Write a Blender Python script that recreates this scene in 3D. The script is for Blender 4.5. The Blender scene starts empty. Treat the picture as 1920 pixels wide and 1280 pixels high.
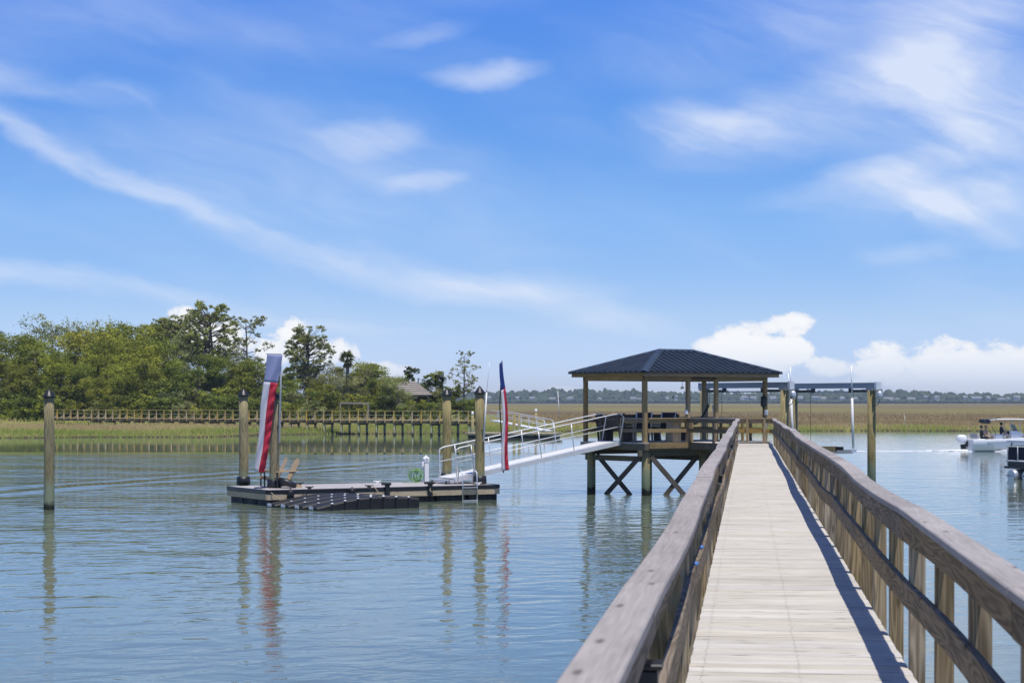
import bpy, bmesh, math, random
import numpy as np
from mathutils import Vector, Matrix
R = math.radians
rnd = random.Random(7)
scene = bpy.context.scene
COL = scene.collection

# ------------------------------------------------------------------ camera
FPX = 3733.0           # focal length in photo pixels (70 mm on a 36 mm wide frame, 1920 px)
HZ = 752.0             # row of the horizon
CZ = 3.45              # camera height over the water
DZ = 1.93              # pier deck height over the water
cam_d = bpy.data.cameras.new("camera")
cam = bpy.data.objects.new("camera", cam_d); COL.objects.link(cam)
cam.location = (0, 0, CZ); cam.rotation_euler = (R(90), 0, 0)
cam_d.lens = 70; cam_d.sensor_width = 36; cam_d.sensor_fit = 'HORIZONTAL'
cam_d.shift_y = (HZ - 640) / 1920
cam_d.clip_start = 0.1; cam_d.clip_end = 12000
cam_d.dof.use_dof = True; cam_d.dof.focus_distance = 68; cam_d.dof.aperture_fstop = 9
scene.camera = cam

# ------------------------------------------------------------------ light
A = math.atan((1401.6 - 960) / FPX)                 # the pier runs this far right of the view axis
U = Vector((math.sin(A), math.cos(A), 0)); V = Vector((math.cos(A), -math.sin(A), 0))
sun_h = V * 0.148 - U * 0.25                        # read off the railing's shadow on the deck
sun_dir = Vector((sun_h.x, sun_h.y, 1)).normalized()
SUN_EL = math.asin(sun_dir.z); SUN_AZ = math.atan2(sun_dir.x, sun_dir.y)
sd = bpy.data.lights.new("sun", 'SUN'); sd.energy = 4.3; sd.angle = R(0.53); sd.color = (1.0, 0.955, 0.89)
sun = bpy.data.objects.new("sun", sd); COL.objects.link(sun)
sun.rotation_euler = sun_dir.to_track_quat('Z', 'Y').to_euler(); sun.location = (20, -40, 120)
vs = scene.view_settings
vs.view_transform = 'Standard'; vs.look = 'None'; vs.gamma = 1; vs.exposure = 0; vs.use_curve_mapping = False

# ------------------------------------------------------------------ sky
world = bpy.data.worlds.new("World"); scene.world = world; world.use_nodes = True
wt = world.node_tree; wt.nodes.clear()
class NT:
    """small helper for node maths"""
    def __init__(s, t): s.t = t
    def node(s, typ, **kw):
        n = s.t.nodes.new(typ)
        for k, v in kw.items(): setattr(n, k, v)
        return n
    def put(s, inp, v):
        if isinstance(v, bpy.types.NodeSocket): s.t.links.new(v, inp)
        elif v is not None: inp.default_value = v
    def m(s, op, a, b=None, c=None, clamp=False):
        n = s.node('ShaderNodeMath', operation=op, use_clamp=clamp)
        s.put(n.inputs[0], a); s.put(n.inputs[1], b); s.put(n.inputs[2], c)
        return n.outputs[0]
    def mix(s, f, a, b, blend='MIX'):
        n = s.node('ShaderNodeMix', data_type='RGBA', blend_type=blend)
        s.put(n.inputs[0], f); s.put(n.inputs[6], a); s.put(n.inputs[7], b)
        return n.outputs[2]
    def sstep(s, x, lo, hi, a=0.0, b=1.0):
        n = s.node('ShaderNodeMapRange', interpolation_type='SMOOTHSTEP')
        for i, v in enumerate((x, lo, hi, a, b)): s.put(n.inputs[i], v)
        return n.outputs[0]
    def lin(s, x, lo, hi, a=0.0, b=1.0):
        n = s.node('ShaderNodeMapRange')
        for i, v in enumerate((x, lo, hi, a, b)): s.put(n.inputs[i], v)
        return n.outputs[0]
    def comb(s, x, y, z=0.0):
        n = s.node('ShaderNodeCombineXYZ'); s.put(n.inputs[0], x); s.put(n.inputs[1], y); s.put(n.inputs[2], z)
        return n.outputs[0]
    def sep(s, v):
        n = s.node('ShaderNodeSeparateXYZ'); s.put(n.inputs[0], v); return n.outputs
    def noise(s, vec, scale, detail=4, rough=0.55, dist=0.0, out=0, lac=2.0):
        n = s.node('ShaderNodeTexNoise'); s.put(n.inputs['Vector'], vec)
        n.inputs['Scale'].default_value = scale; n.inputs['Detail'].default_value = detail
        n.inputs['Roughness'].default_value = rough; n.inputs['Distortion'].default_value = dist
        n.inputs['Lacunarity'].default_value = lac
        return n.outputs[out]
    def ramp(s, x, stops, interp='LINEAR'):
        n = s.node('ShaderNodeValToRGB'); s.put(n.inputs[0], x); e = n.color_ramp.elements
        n.color_ramp.interpolation = interp
        while len(e) > 1: e.remove(e[-1])
        for i, (p, c) in enumerate(stops):
            el = e[0] if i == 0 else e.new(p)
            el.position = p; el.color = (*c[:3], 1)
        return n.outputs[0]
W = NT(wt)
d_ = W.node('ShaderNodeTexCoord').outputs['Generated']
dx, dy, dz = W.sep(d_)
sky = W.node('ShaderNodeTexSky', sky_type='NISHITA', sun_disc=False)
sky.sun_elevation = SUN_EL; sky.sun_rotation = SUN_AZ
sky.altitude = 0; sky.air_density = 1.0; sky.dust_density = 0.35; sky.ozone_density = 2.0
# clear dry air: the deep blue starts low over the horizon
up = W.m('MULTIPLY', W.m('MAXIMUM', dz, 0.0), 3.2)
W.put(sky.inputs[0] if sky.inputs else None, None)
zz = W.m('MINIMUM', W.m('ADD', up, 0.012), 4.0)
nv = W.node('ShaderNodeVectorMath', operation='NORMALIZE'); W.put(nv.inputs[0], W.comb(dx, dy, zz))
if len(sky.inputs): wt.links.new(nv.outputs[0], sky.inputs[0])
hs = W.node('ShaderNodeHueSaturation'); hs.inputs['Saturation'].default_value = 1.25
W.put(hs.inputs['Color'], sky.outputs[0])
# colour balance of the photograph against the model sky, by elevation; above the view darkened to deepen the shadows
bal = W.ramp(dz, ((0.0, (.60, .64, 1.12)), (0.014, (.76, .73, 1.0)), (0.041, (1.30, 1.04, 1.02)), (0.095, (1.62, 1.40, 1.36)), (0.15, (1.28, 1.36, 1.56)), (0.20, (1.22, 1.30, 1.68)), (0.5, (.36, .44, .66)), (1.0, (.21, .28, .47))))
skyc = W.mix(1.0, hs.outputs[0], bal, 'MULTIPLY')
# directions as angles: azimuth from the view axis and elevation, both in photo-pixel sized steps
az = W.m('MULTIPLY', W.m('ARCTAN2', dx, dy), FPX); el = W.m('MULTIPLY', W.m('ARCSINE', dz), FPX)
def blob(cx, cy, rx, ry, rot=0.0):
    """soft elliptic patch of sky; centre and radii in the same angular steps"""
    c, s_ = math.cos(R(rot)), math.sin(R(rot))
    ox, oy = cx - 960, HZ - cy
    u = W.m('MULTIPLY_ADD', az, c / rx, W.m('MULTIPLY_ADD', el, s_ / rx, -(ox * c + oy * s_) / rx))
    v = W.m('MULTIPLY_ADD', az, -s_ / ry, W.m('MULTIPLY_ADD', el, c / ry, -(oy * c - ox * s_) / ry))
    return W.m('SUBTRACT', 1.0, W.m('MULTIPLY_ADD', u, u, W.m('MULTIPLY', v, v)), clamp=True)
def addall(l):
    o = l[0]
    for q in l[1:]: o = W.m('ADD', o, q)
    return o
# high thin cloud, drawn out by the wind: bend the angles a little so that the edges curl
pw_ = W.comb(W.m('MULTIPLY', az, 0.0022), W.m('MULTIPLY', el, 0.0042), 2.2)
nw = W.node('ShaderNodeTexNoise'); W.put(nw.inputs['Vector'], pw_); nw.inputs['Scale'].default_value = 1.0; nw.inputs['Detail'].default_value = 5; nw.inputs['Roughness'].default_value = 0.55
bx, by, bz = W.sep(nw.outputs['Color'])
az0, el0 = az, el
az = W.m('MULTIPLY_ADD', W.m('SUBTRACT', bx, 0.5), 260.0, az); el = W.m('MULTIPLY_ADD', W.m('SUBTRACT', by, 0.5), 120.0, el)
cir = addall([W.m('MULTIPLY', W.m('POWER', blob(b[0], b[1], b[2] * 1.3, b[3] * 1.55, b[4]), 1.8), b[5] * 0.98) for b in (
    (1560, 205, 300, 62, 14, .62), (1330, 232, 150, 36, -6, .62), (1780, 90, 200, 110, 60, .62), (1840, 260, 330, 90, 22, .72), (1600, 335, 210, 30, 12, .45), (1800, 372, 250, 34, 4, .75), (1830, 418, 180, 30, -6, .40), (1500, 60, 420, 90, 6, .30),
    (905, 150, 105, 17, 3, .55), (695, 262, 110, 26, 8, .42), (775, 338, 90, 18, 4, .34), (800, 75, 90, 18, 10, .3), (640, 50, 260, 70, 10, .16),
    (40, 165, 120, 26, -10, .36), (210, 205, 120, 20, -8, .36), (60, 250, 150, 22, -30, .36), (250, 335, 190, 24, -24, .38), (460, 415, 230, 40, -20, .34), (420, 350, 300, 80, -18, .16), (640, 330, 420, 110, -14, .24), (760, 500, 260, 36, -15, .5), (960, 545, 190, 34, -6, .55),
    (100, 530, 240, 24, -7, .62), (350, 560, 170, 18, -8, .32), (1150, 612, 130, 24, -6, .42), (1690, 465, 110, 18, 2, .3), (560, 600, 260, 10, -5, .25), (120, 60, 260, 100, 0, .22))])
n1 = W.noise(W.comb(W.m('MULTIPLY_ADD', az, 0.0019, W.m('MULTIPLY', el, -0.0009)), W.m('MULTIPLY_ADD', el, 0.0068, W.m('MULTIPLY', az, 0.0022))), 1.0, 5, 0.5, 0.35)
veil = W.m('MULTIPLY', W.sstep(n1, 0.42, 0.85), 0.14)
fib = W.noise(W.comb(W.m('MULTIPLY_ADD', az, 0.004, W.m('MULTIPLY', el, -0.002)), W.m('MULTIPLY_ADD', el, 0.022, W.m('MULTIPLY', az, 0.0075)), 3.0), 1.0, 4, 0.55, 0.4)
cirrus = W.m('MULTIPLY', cir, W.m('ADD', W.sstep(n1, 0.28, 0.68, 0.22, 0.80), W.sstep(fib, 0.3, 0.72, 0.0, 0.36)))
cirrus = W.m('MINIMUM', W.m('ADD', veil, cirrus), 0.85)
# low heaped cloud
az, el = az0, el0
q = W.comb(W.m('MULTIPLY', az, 0.024), W.m('MULTIPLY', el, 0.031), 1.3)
n3 = W.noise(q, 1.0, 7, 0.62, 0.5)
cum = addall([blob(*b) for b in (
    (1395, 634, 70, 46, 0), (1330, 652, 44, 30, 0), (1478, 606, 58, 26, 0), (1440, 668, 110, 40, 0), (1485, 652, 40, 34, 0), (1550, 688, 50, 22, 0),
    (1640, 672, 60, 44, 0), (1755, 672, 74, 46, 0), (1860, 678, 84, 50, 0), (1950, 690, 80, 50, 0), (1740, 706, 220, 40, 0), (1890, 728, 130, 20, 0),
    (350, 598, 50, 32, 0), (400, 636, 90, 50, 0), (558, 614, 40, 32, 0), (520, 655, 70, 44, 0), (620, 664, 70, 36, 0), (720, 696, 80, 24, 0), (1050, 730, 60, 12, 0), (2150, 670, 160, 60, 0), (-220, 640, 170, 56, 0))])
cumd = W.sstep(W.m('MULTIPLY_ADD', W.m('SUBTRACT', n3, 0.5), 2.1, cum), 0.30, 0.80)
cumd = W.m('MULTIPLY', W.m('MULTIPLY', cumd, W.sstep(cum, 0.0, 0.12)), W.sstep(el, 0, 115, 0.12, 0.97))
cloudw = W.ramp(W.m('MULTIPLY_ADD', n3, 0.5, W.m('MULTIPLY', cum, 0.35)), ((0.22, (4.7, 5.1, 6.0)), (0.60, (6.6, 6.65, 6.75))))
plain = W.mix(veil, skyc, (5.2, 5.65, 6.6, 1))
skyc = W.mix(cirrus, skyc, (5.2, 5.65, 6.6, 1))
skyc = W.mix(cumd, skyc, cloudw)
world.cycles.sampling_method = 'MANUAL'; world.cycles.sample_map_resolution = 256
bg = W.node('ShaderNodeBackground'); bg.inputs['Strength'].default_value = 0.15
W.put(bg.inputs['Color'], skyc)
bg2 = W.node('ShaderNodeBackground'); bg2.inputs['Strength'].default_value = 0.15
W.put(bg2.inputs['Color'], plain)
# the drawn clouds stand low ahead; every other direction has the same sky with its thin veil (cheaper to evaluate)
ahead = W.m('MULTIPLY', W.m('GREATER_THAN', dy, 0.87), W.m('LESS_THAN', W.m('ABSOLUTE', dz), 0.29))
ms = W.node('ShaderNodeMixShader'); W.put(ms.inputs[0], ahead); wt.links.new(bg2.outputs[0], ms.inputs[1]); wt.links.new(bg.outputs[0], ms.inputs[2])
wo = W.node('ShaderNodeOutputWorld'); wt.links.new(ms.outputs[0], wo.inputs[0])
USE_HAZE = True

# ------------------------------------------------------------------ helpers
EN0 = Vector((0, 0, 1))
def P(x, y, Y):
    """point at depth Y that the photograph shows at pixel (x, y)"""
    return Vector(((x - 960) * Y / FPX, Y, CZ - (y - HZ) * Y / FPX))
def DK(s, t, z=0.0):
    """point on the pier: s metres right of its axis line, t metres along, z above the deck"""
    p = V * s + U * t; return Vector((p.x, p.y, DZ + z))
def tag(o, label=None, cat=None, group=None, kind=None):
    for k, v in (('label', label), ('category', cat), ('group', group), ('kind', kind)):
        if v: o[k] = v
    return o
def empty(name, loc, label, cat, group=None, rz=0.0):
    o = bpy.data.objects.new(name, None); COL.objects.link(o)
    o.location = loc; o.rotation_euler = (0, 0, rz); o.empty_display_size = 0.3
    return tag(o, label, cat, group)
def link(name, me, parent=None, wc=True):
    """wc: the mesh holds world coordinates although it hangs under a moved (unturned) thing"""
    o = bpy.data.objects.new(name, me); COL.objects.link(o)
    if parent is not None:
        o.parent = parent
        if wc and parent.parent is None: o.location = -Vector(parent.location)
    return o
def copy_tree(o, parent=None):
    c = o.copy(); COL.objects.link(c)
    if parent is not None: c.parent = parent
    for ch in list(o.children): copy_tree(ch, c)
    return c
class MB:
    def __init__(s): s.v = []; s.f = []; s.uv = []; s.mi = []; s.sm = []
    def poly(s, pts, uv=None, m=0, sm=False):
        b = len(s.v); s.v += [tuple(p) for p in pts]; s.f.append(list(range(b, b + len(pts))))
        s.uv += uv or [(p[0], p[1]) for p in pts]; s.mi.append(m); s.sm.append(sm); return s
    def loft(s, rings, m=0, sm=True, caps=True, closed=True, us=None):
        """skin a list of rings with equal point counts"""
        b = len(s.v); n = len(rings[0])
        for r in rings: s.v += [tuple(p) for p in r]
        L = [0.0]
        for i in range(1, len(rings)): L.append(L[-1] + (Vector(rings[i][0]) - Vector(rings[i - 1][0])).length)
        per = [0.0]
        for j in range(n): per.append(per[-1] + (Vector(rings[0][(j + 1) % n]) - Vector(rings[0][j])).length)
        for i in range(len(rings) - 1):
            for j in range(n if closed else n - 1):
                k = (j + 1) % n
                s.f.append([b + i * n + j, b + i * n + k, b + (i + 1) * n + k, b + (i + 1) * n + j])
                s.uv += [(L[i], per[j]), (L[i], per[j + 1]), (L[i + 1], per[j + 1]), (L[i + 1], per[j])]
                s.mi.append(m); s.sm.append(sm)
        if caps and closed:
            s.f.append([b + j for j in range(n)][::-1]); s.f.append([b + (len(rings) - 1) * n + j for j in range(n)])
            for ff in s.f[-2:]:
                s.uv += [(s.v[i][0] * .3 + s.v[i][1] * .3, s.v[i][2]) for i in ff]; s.mi.append(m); s.sm.append(False)
        return s
    def bar(s, p0, p1, w, h, up=(0, 0, 1), m=0, ch=0.0, seg=1, wob=None):
        """squared timber from p0 to p1; w across, h along up; ch chamfers its edges"""
        p0, p1 = Vector(p0), Vector(p1); d = (p1 - p0).normalized(); up = Vector(up)
        sx = d.cross(up)
        if sx.length < 1e-5: sx = d.cross(Vector((0, 1, 0)))
        sx.normalize(); uu = sx.cross(d).normalized(); a, b = w / 2, h / 2
        if ch: prof = [(-a + ch, -b), (a - ch, -b), (a, -b + ch), (a, b - ch), (a - ch, b), (-a + ch, b), (-a, b - ch), (-a, -b + ch)]
        else: prof = [(-a, -b), (a, -b), (a, b), (-a, b)]
        rings = []
        for i in range(seg + 1):
            c = p0.lerp(p1, i / seg)
            if wob: c = c + sx * wob[i][0] + uu * wob[i][1]
            rings.append([c + sx * x + uu * y for x, y in prof])
        return s.loft(rings, m, sm=False)
    def box(s, c, sz, rz=0.0, m=0, ch=0.0):
        c = Vector(c); d = Vector((math.cos(rz), math.sin(rz), 0)) * (sz[0] / 2)
        return s.bar(c - d, c + d, sz[1], sz[2], m=m, ch=ch)
    def tube(s, pts, r, n=8, m=0, sm=True, caps=True):
        pts = [Vector(p) for p in pts]; rr = r if isinstance(r, (list, tuple)) else [r] * len(pts)
        rings = []; side = None
        for i, p in enumerate(pts):
            d = (pts[min(i + 1, len(pts) - 1)] - pts[max(i - 1, 0)]).normalized()
            if side is None:
                side = d.cross(Vector((0, 0, 1)))
                if side.length < 1e-3: side = Vector((1, 0, 0))
            side = (side - d * side.dot(d)).normalized(); o = d.cross(side)
            rings.append([p + (side * math.cos(a) + o * math.sin(a)) * rr[i] for a in (2 * math.pi * j / n for j in range(n))])
        return s.loft(rings, m, sm, caps)
    def lathe(s, prof, c, n=16, m=0, sm=True):
        c = Vector(c)
        return s.loft([[c + Vector((r * math.cos(a), r * math.sin(a), z)) for a in (2 * math.pi * j / n for j in range(n))] for r, z in prof], m, sm)
    def mesh(s, name, mats):
        me = bpy.data.meshes.new(name); me.from_pydata(s.v, [], s.f)
        uvl = me.uv_layers.new(name="UVMap"); uvl.data.foreach_set("uv", [c for p in s.uv for c in p])
        for x in (mats if isinstance(mats, (list, tuple)) else [mats]): me.materials.append(x)
        me.polygons.foreach_set("material_index", s.mi); me.polygons.foreach_set("use_smooth", s.sm)
        me.update(); return me
    def build(s, name, mats, parent=None, wc=True): return link(name, s.mesh(name, mats), parent, wc)

# ------------------------------------------------------------------ materials
def newmat(name):
    m = bpy.data.materials.new(name); m.use_nodes = True; t = m.node_tree; t.nodes.clear()
    n = NT(t); b = n.node('ShaderNodeBsdfPrincipled'); o = n.node('ShaderNodeOutputMaterial'); t.links.new(b.outputs[0], o.inputs[0])
    return m, n, b, o
def simple(name, col, rough=0.5, metal=0.0, var=0.12, scale=6.0, bump=0.0, spec=0.5):
    m, n, b, o = newmat(name)
    g = n.node('ShaderNodeNewGeometry').outputs['Position']
    x = n.noise(g, scale, 5, 0.6)
    c0 = [max(0, c * (1 - var)) for c in col]; c1 = [min(1, c * (1 + var)) for c in col]
    n.put(b.inputs['Base Color'], n.ramp(x, ((0.3, c0), (0.7, c1))))
    n.put(b.inputs['Roughness'], n.lin(x, 0.3, 0.7, max(0.02, rough - .06), min(1, rough + .08)))
    b.inputs['Metallic'].default_value = metal; b.inputs['Specular IOR Level'].default_value = spec
    if bump:
        bp = n.node('ShaderNodeBump'); bp.inputs['Strength'].default_value = bump; bp.inputs['Distance'].default_value = 0.01
        n.put(bp.inputs['Height'], n.noise(g, scale * 6, 4)); n.put(b.inputs['Normal'], bp.outputs[0])
    return m
def wood(name, dark, light, grain=1.0, rough=0.8, bump=0.4, objvar=0.25, cathedral=0.5, stain=None):
    """sawn timber: grain runs along U of the UV map"""
    m, n, b, o = newmat(name)
    uv = n.node('ShaderNodeTexCoord').outputs['UV']; oi = n.node('ShaderNodeObjectInfo').outputs['Random']
    u, v, _ = n.sep(uv)
    off = n.m('MULTIPLY', oi, 37.0)
    fine = n.noise(n.comb(n.m('MULTIPLY', u, 2.2), n.m('MULTIPLY', v, 70.0 * grain), off), 1.0, 5, 0.6, 0.3)
    # flat-sawn figure: long ovals round slow waves in the trunk
    warp = n.noise(n.comb(n.m('MULTIPLY', u, 0.55), n.m('MULTIPLY', v, 8.0), off), 1.0, 2, 0.45, 0.0)
    rings = n.m('SINE', n.m('MULTIPLY', warp, 75.0))
    fig = n.m('MULTIPLY_ADD', rings, 0.5 * cathedral, n.m('MULTIPLY', fine, 1.0))
    blot = n.noise(n.comb(n.m('MULTIPLY', u, 0.9), n.m('MULTIPLY', v, 3.0), n.m('ADD', off, 5.0)), 1.0, 4, 0.6)
    f = n.m('ADD', n.m('MULTIPLY', fig, 0.62), n.m('MULTIPLY', blot, 0.55))
    c = n.ramp(f, ((0.22, dark), (0.80, light)))
    hv = n.node('ShaderNodeHueSaturation'); n.put(hv.inputs['Color'], c)
    n.put(hv.inputs['Value'], n.lin(oi, 0, 1, 1 - objvar, 1 + objvar)); 
    r2 = n.m('FRACT', n.m('MULTIPLY', oi, 17.3)); n.put(hv.inputs['Saturation'], n.lin(r2, 0, 1, 0.75, 1.2))
    col = hv.outputs[0]
    # small dark knots
    kn = n.node('ShaderNodeTexVoronoi', voronoi_dimensions='2D'); n.put(kn.inputs['Vector'], n.comb(n.m('MULTIPLY_ADD', u, 1.5, n.m('MULTIPLY', off, 3.1)), n.m('MULTIPLY', v, 6.5))); kn.inputs['Scale'].default_value = 1.0
    has = n.m('GREATER_THAN', n.sep(kn.outputs['Color'])[0], 0.62)
    kd = n.m('MULTIPLY', n.sstep(kn.outputs['Distance'], 0.02, 0.12, 0.75, 0.0), has)
    col = n.mix(kd, col, (dark[0] * .5, dark[1] * .42, dark[2] * .36, 1))
    if stain: col = stain(n, col)
    n.put(b.inputs['Base Color'], col); b.inputs['Roughness'].default_value = rough; b.inputs['Specular IOR Level'].default_value = 0.25
    if bump:
        bp = n.node('ShaderNodeBump'); bp.inputs['Strength'].default_value = bump; bp.inputs['Distance'].default_value = 0.004
        n.put(bp.inputs['Height'], f); n.put(b.inputs['Normal'], bp.outputs[0])
    return m
def tide(n, col):
    """what the tide leaves on a pile: wet black foot, pale green growth, clean wood above"""
    pos = n.node('ShaderNodeNewGeometry').outputs['Position']; z = n.sep(pos)[2]
    j = n.m('MULTIPLY_ADD', n.noise(pos, 3.0, 4, 0.6), 0.5, -0.25)
    zz = n.m('ADD', z, j)
    col = n.mix(n.sstep(zz, 0.70, 1.15, 0.75, 0.0), col, (0.25, 0.31, 0.20, 1))
    return n.mix(n.sstep(zz, 0.14, 0.30, 0.94, 0.0), col, (0.022, 0.020, 0.014, 1))
M = {}
M['deck'] = wood('deck_wood', (0.245, 0.21, 0.163), (0.70, 0.665, 0.59), 1.5, 0.85, 0.5, 0.07, 0.12)
M['deckfar'] = M['deck']
M['rail'] = wood('rail_wood', (0.072, 0.052, 0.030), (0.29, 0.22, 0.14), 1.0, 0.8, 0.6, 0.12, 0.55)
M['cap'] = wood('cap_wood', (0.175, 0.155, 0.145), (0.43, 0.395, 0.375), 1.4, 0.8, 0.5, 0.09, 0.10)
M['post'] = wood('post_wood', (0.13, 0.095, 0.055), (0.40, 0.31, 0.19), 0.8, 0.8, 0.45, 0.30, 0.6)
M['frame'] = wood('frame_wood', (0.075, 0.065, 0.040), (0.20, 0.17, 0.105), 0.8, 0.85, 0.3, 0.2, 0.3, tide)
M['cedar'] = wood('pavilion_wood', (0.17, 0.115, 0.05), (0.40, 0.28, 0.13), 0.8, 0.75, 0.3, 0.15, 0.4)
M['darkwood'] = wood('bench_wood', (0.05, 0.04, 0.032), (0.13, 0.105, 0.085), 0.8, 0.8, 0.2, 0.2, 0.4)
M['pile'] = wood('pile_wood', (0.095, 0.078, 0.034), (0.38, 0.32, 0.165), 0.6, 0.85, 0.9, 0.14, 0.42, tide)
M['palewood'] = wood('pale_timber', (0.36, 0.27, 0.15), (0.62, 0.48, 0.29), 0.8, 0.7, 0.3, 0.15, 0.5)
M['yellowwood'] = wood('new_timber', (0.54, 0.38, 0.10), (0.88, 0.65, 0.22), 0.7, 0.8, 0.2, 0.15, 0.3, tide)
M['greywood'] = wood('grey_shingle', (0.16, 0.14, 0.12), (0.38, 0.34, 0.30), 0.4, 0.9, 0.4, 0.2, 0.3)
M['black'] = simple('black_plastic', (0.014, 0.015, 0.018), 0.42, 0, 0.3)
M['float'] = simple('black_float_plastic', (0.012, 0.012, 0.014), 0.6, 0, 0.35, 3.0, 0.2)
M['white'] = simple('white_paint', (0.78, 0.78, 0.77), 0.4, 0, 0.05)
M['alu'] = simple('dull_aluminium', (0.62, 0.64, 0.66), 0.42, 0.55, 0.08)
M['beam'] = simple('lift_aluminium', (0.36, 0.38, 0.40), 0.5, 0.4, 0.08, 2.0)
M['alupale'] = simple('pale_aluminium', (0.74, 0.75, 0.76), 0.45, 0.25, 0.05)
M['roof'] = simple('blue_black_metal', (0.030, 0.042, 0.062), 0.42, 0.2, 0.15, 1.5)
M['roofcap'] = simple('blue_metal_trim', (0.040, 0.062, 0.095), 0.45, 0.15, 0.12, 1.5)
M['composite'] = simple('composite_deck', (0.44, 0.41, 0.40), 0.7, 0, 0.08, 4.0, 0.1)
M['tan'] = simple('tan_resin', (0.52, 0.38, 0.22), 0.55, 0, 0.08)
M['navy'] = simple('navy_cloth', (0.012, 0.018, 0.035), 0.8)
M['rope'] = simple('old_rope', (0.42, 0.35, 0.22), 0.9)
M['hose'] = simple('green_hose', (0.22, 0.42, 0.16), 0.45, 0, 0.4, 14.0)
M['net'] = simple('grey_net', (0.12, 0.115, 0.105), 0.9)
M['glass'] = simple('smoked_glass', (0.25, 0.28, 0.30), 0.08, 0, 0.05)
M['hullwhite'] = simple('white_gelcoat', (0.90, 0.90, 0.90), 0.25, 0, 0.02)
M['hullgrey'] = simple('pale_grey_gelcoat', (0.62, 0.68, 0.74), 0.22, 0, 0.03)
M['pontoon'] = simple('pontoon_metal', (0.55, 0.58, 0.61), 0.35, 0.6, 0.06)
M['foam'] = simple('wake_foam', (0.78, 0.80, 0.80), 0.7, 0, 0.1)
def cloth(name, col):
    m, n, b, o = newmat(name)
    pos = n.node('ShaderNodeNewGeometry').outputs['Position']
    x = n.noise(pos, 30.0, 3)
    n.put(b.inputs['Base Color'], n.ramp(x, ((0.3, [c * .9 for c in col]), (0.7, col)))); b.inputs['Roughness'].default_value = 0.6
    tr = n.node('ShaderNodeBsdfTranslucent'); tr.inputs['Color'].default_value = (*col, 1)
    mx = n.node('ShaderNodeMixShader'); mx.inputs[0].default_value = 0.5
    n.t.links.new(b.outputs[0], mx.inputs[1]); n.t.links.new(tr.outputs[0], mx.inputs[2]); n.t.links.new(mx.outputs[0], o.inputs[0])
    return m
M['flagblue'] = cloth('banner_blue', (0.04, 0.085, 0.36)); M['flagpale'] = cloth('banner_faded_blue', (0.50, 0.54, 0.74))
M['flagwhite'] = cloth('banner_white', (0.90, 0.88, 0.90)); M['flagred'] = cloth('banner_red', (0.72, 0.05, 0.10))
def leafmat(name, c_dark, c_light, trans=0.35):
    m, n, b, o = newmat(name)
    at = n.node('ShaderNodeAttribute'); at.attribute_name = 'tint'; oi = n.node('ShaderNodeObjectInfo').outputs['Random']
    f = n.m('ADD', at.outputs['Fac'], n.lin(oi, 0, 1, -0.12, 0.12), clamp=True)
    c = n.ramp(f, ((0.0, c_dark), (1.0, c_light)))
    hv = n.node('ShaderNodeHueSaturation'); n.put(hv.inputs['Color'], c)
    n.put(hv.inputs['Hue'], n.lin(n.m('FRACT', n.m('MULTIPLY', oi, 7.7)), 0, 1, 0.485, 0.515))
    n.put(b.inputs['Base Color'], hv.outputs[0]); b.inputs['Roughness'].default_value = 0.6; b.inputs['Specular IOR Level'].default_value = 0.2
    tr = n.node('ShaderNodeBsdfTranslucent'); n.put(tr.inputs['Color'], hv.outputs[0])
    mx = n.node('ShaderNodeMixShader'); mx.inputs[0].default_value = trans
    n.t.links.new(b.outputs[0], mx.inputs[1]); n.t.links.new(tr.outputs[0], mx.inputs[2]); n.t.links.new(mx.outputs[0], o.inputs[0])
    return m
M['oak'] = leafmat('live_oak_leaves', (0.085, 0.115, 0.016), (0.47, 0.49, 0.07))
M['oakgrey'] = leafmat('grey_oak_leaves', (0.13, 0.15, 0.055), (0.50, 0.50, 0.20))
M['oakdark'] = leafmat('dark_leaves', (0.045, 0.070, 0.014), (0.33, 0.36, 0.055))
M['pine'] = leafmat('pine_needles', (0.085, 0.11, 0.028), (0.46, 0.46, 0.13))
M['cedarleaf'] = leafmat('cedar_leaves', (0.05, 0.080, 0.018), (0.31, 0.35, 0.065))
M['palm'] = leafmat('palm_fronds', (0.06, 0.085, 0.025), (0.25, 0.28, 0.07))
M['deadpalm'] = leafmat('dead_palm_fronds', (0.22, 0.16, 0.07), (0.42, 0.32, 0.16))
M['bark'] = simple('bark', (0.10, 0.082, 0.062), 0.95, 0, 0.35, 3.0)
M['barkpale'] = simple('pale_bark', (0.20, 0.175, 0.145), 0.95, 0, 0.3, 3.0)
M['farleaf'] = simple('far_wood', (0.040, 0.062, 0.026), 0.9, 0, 0.45, 0.06)
M['farwall'] = simple('far_house_wall', (0.70, 0.69, 0.66), 0.8)
M['farroof'] = simple('far_house_roof', (0.20, 0.20, 0.21), 0.8)

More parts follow.
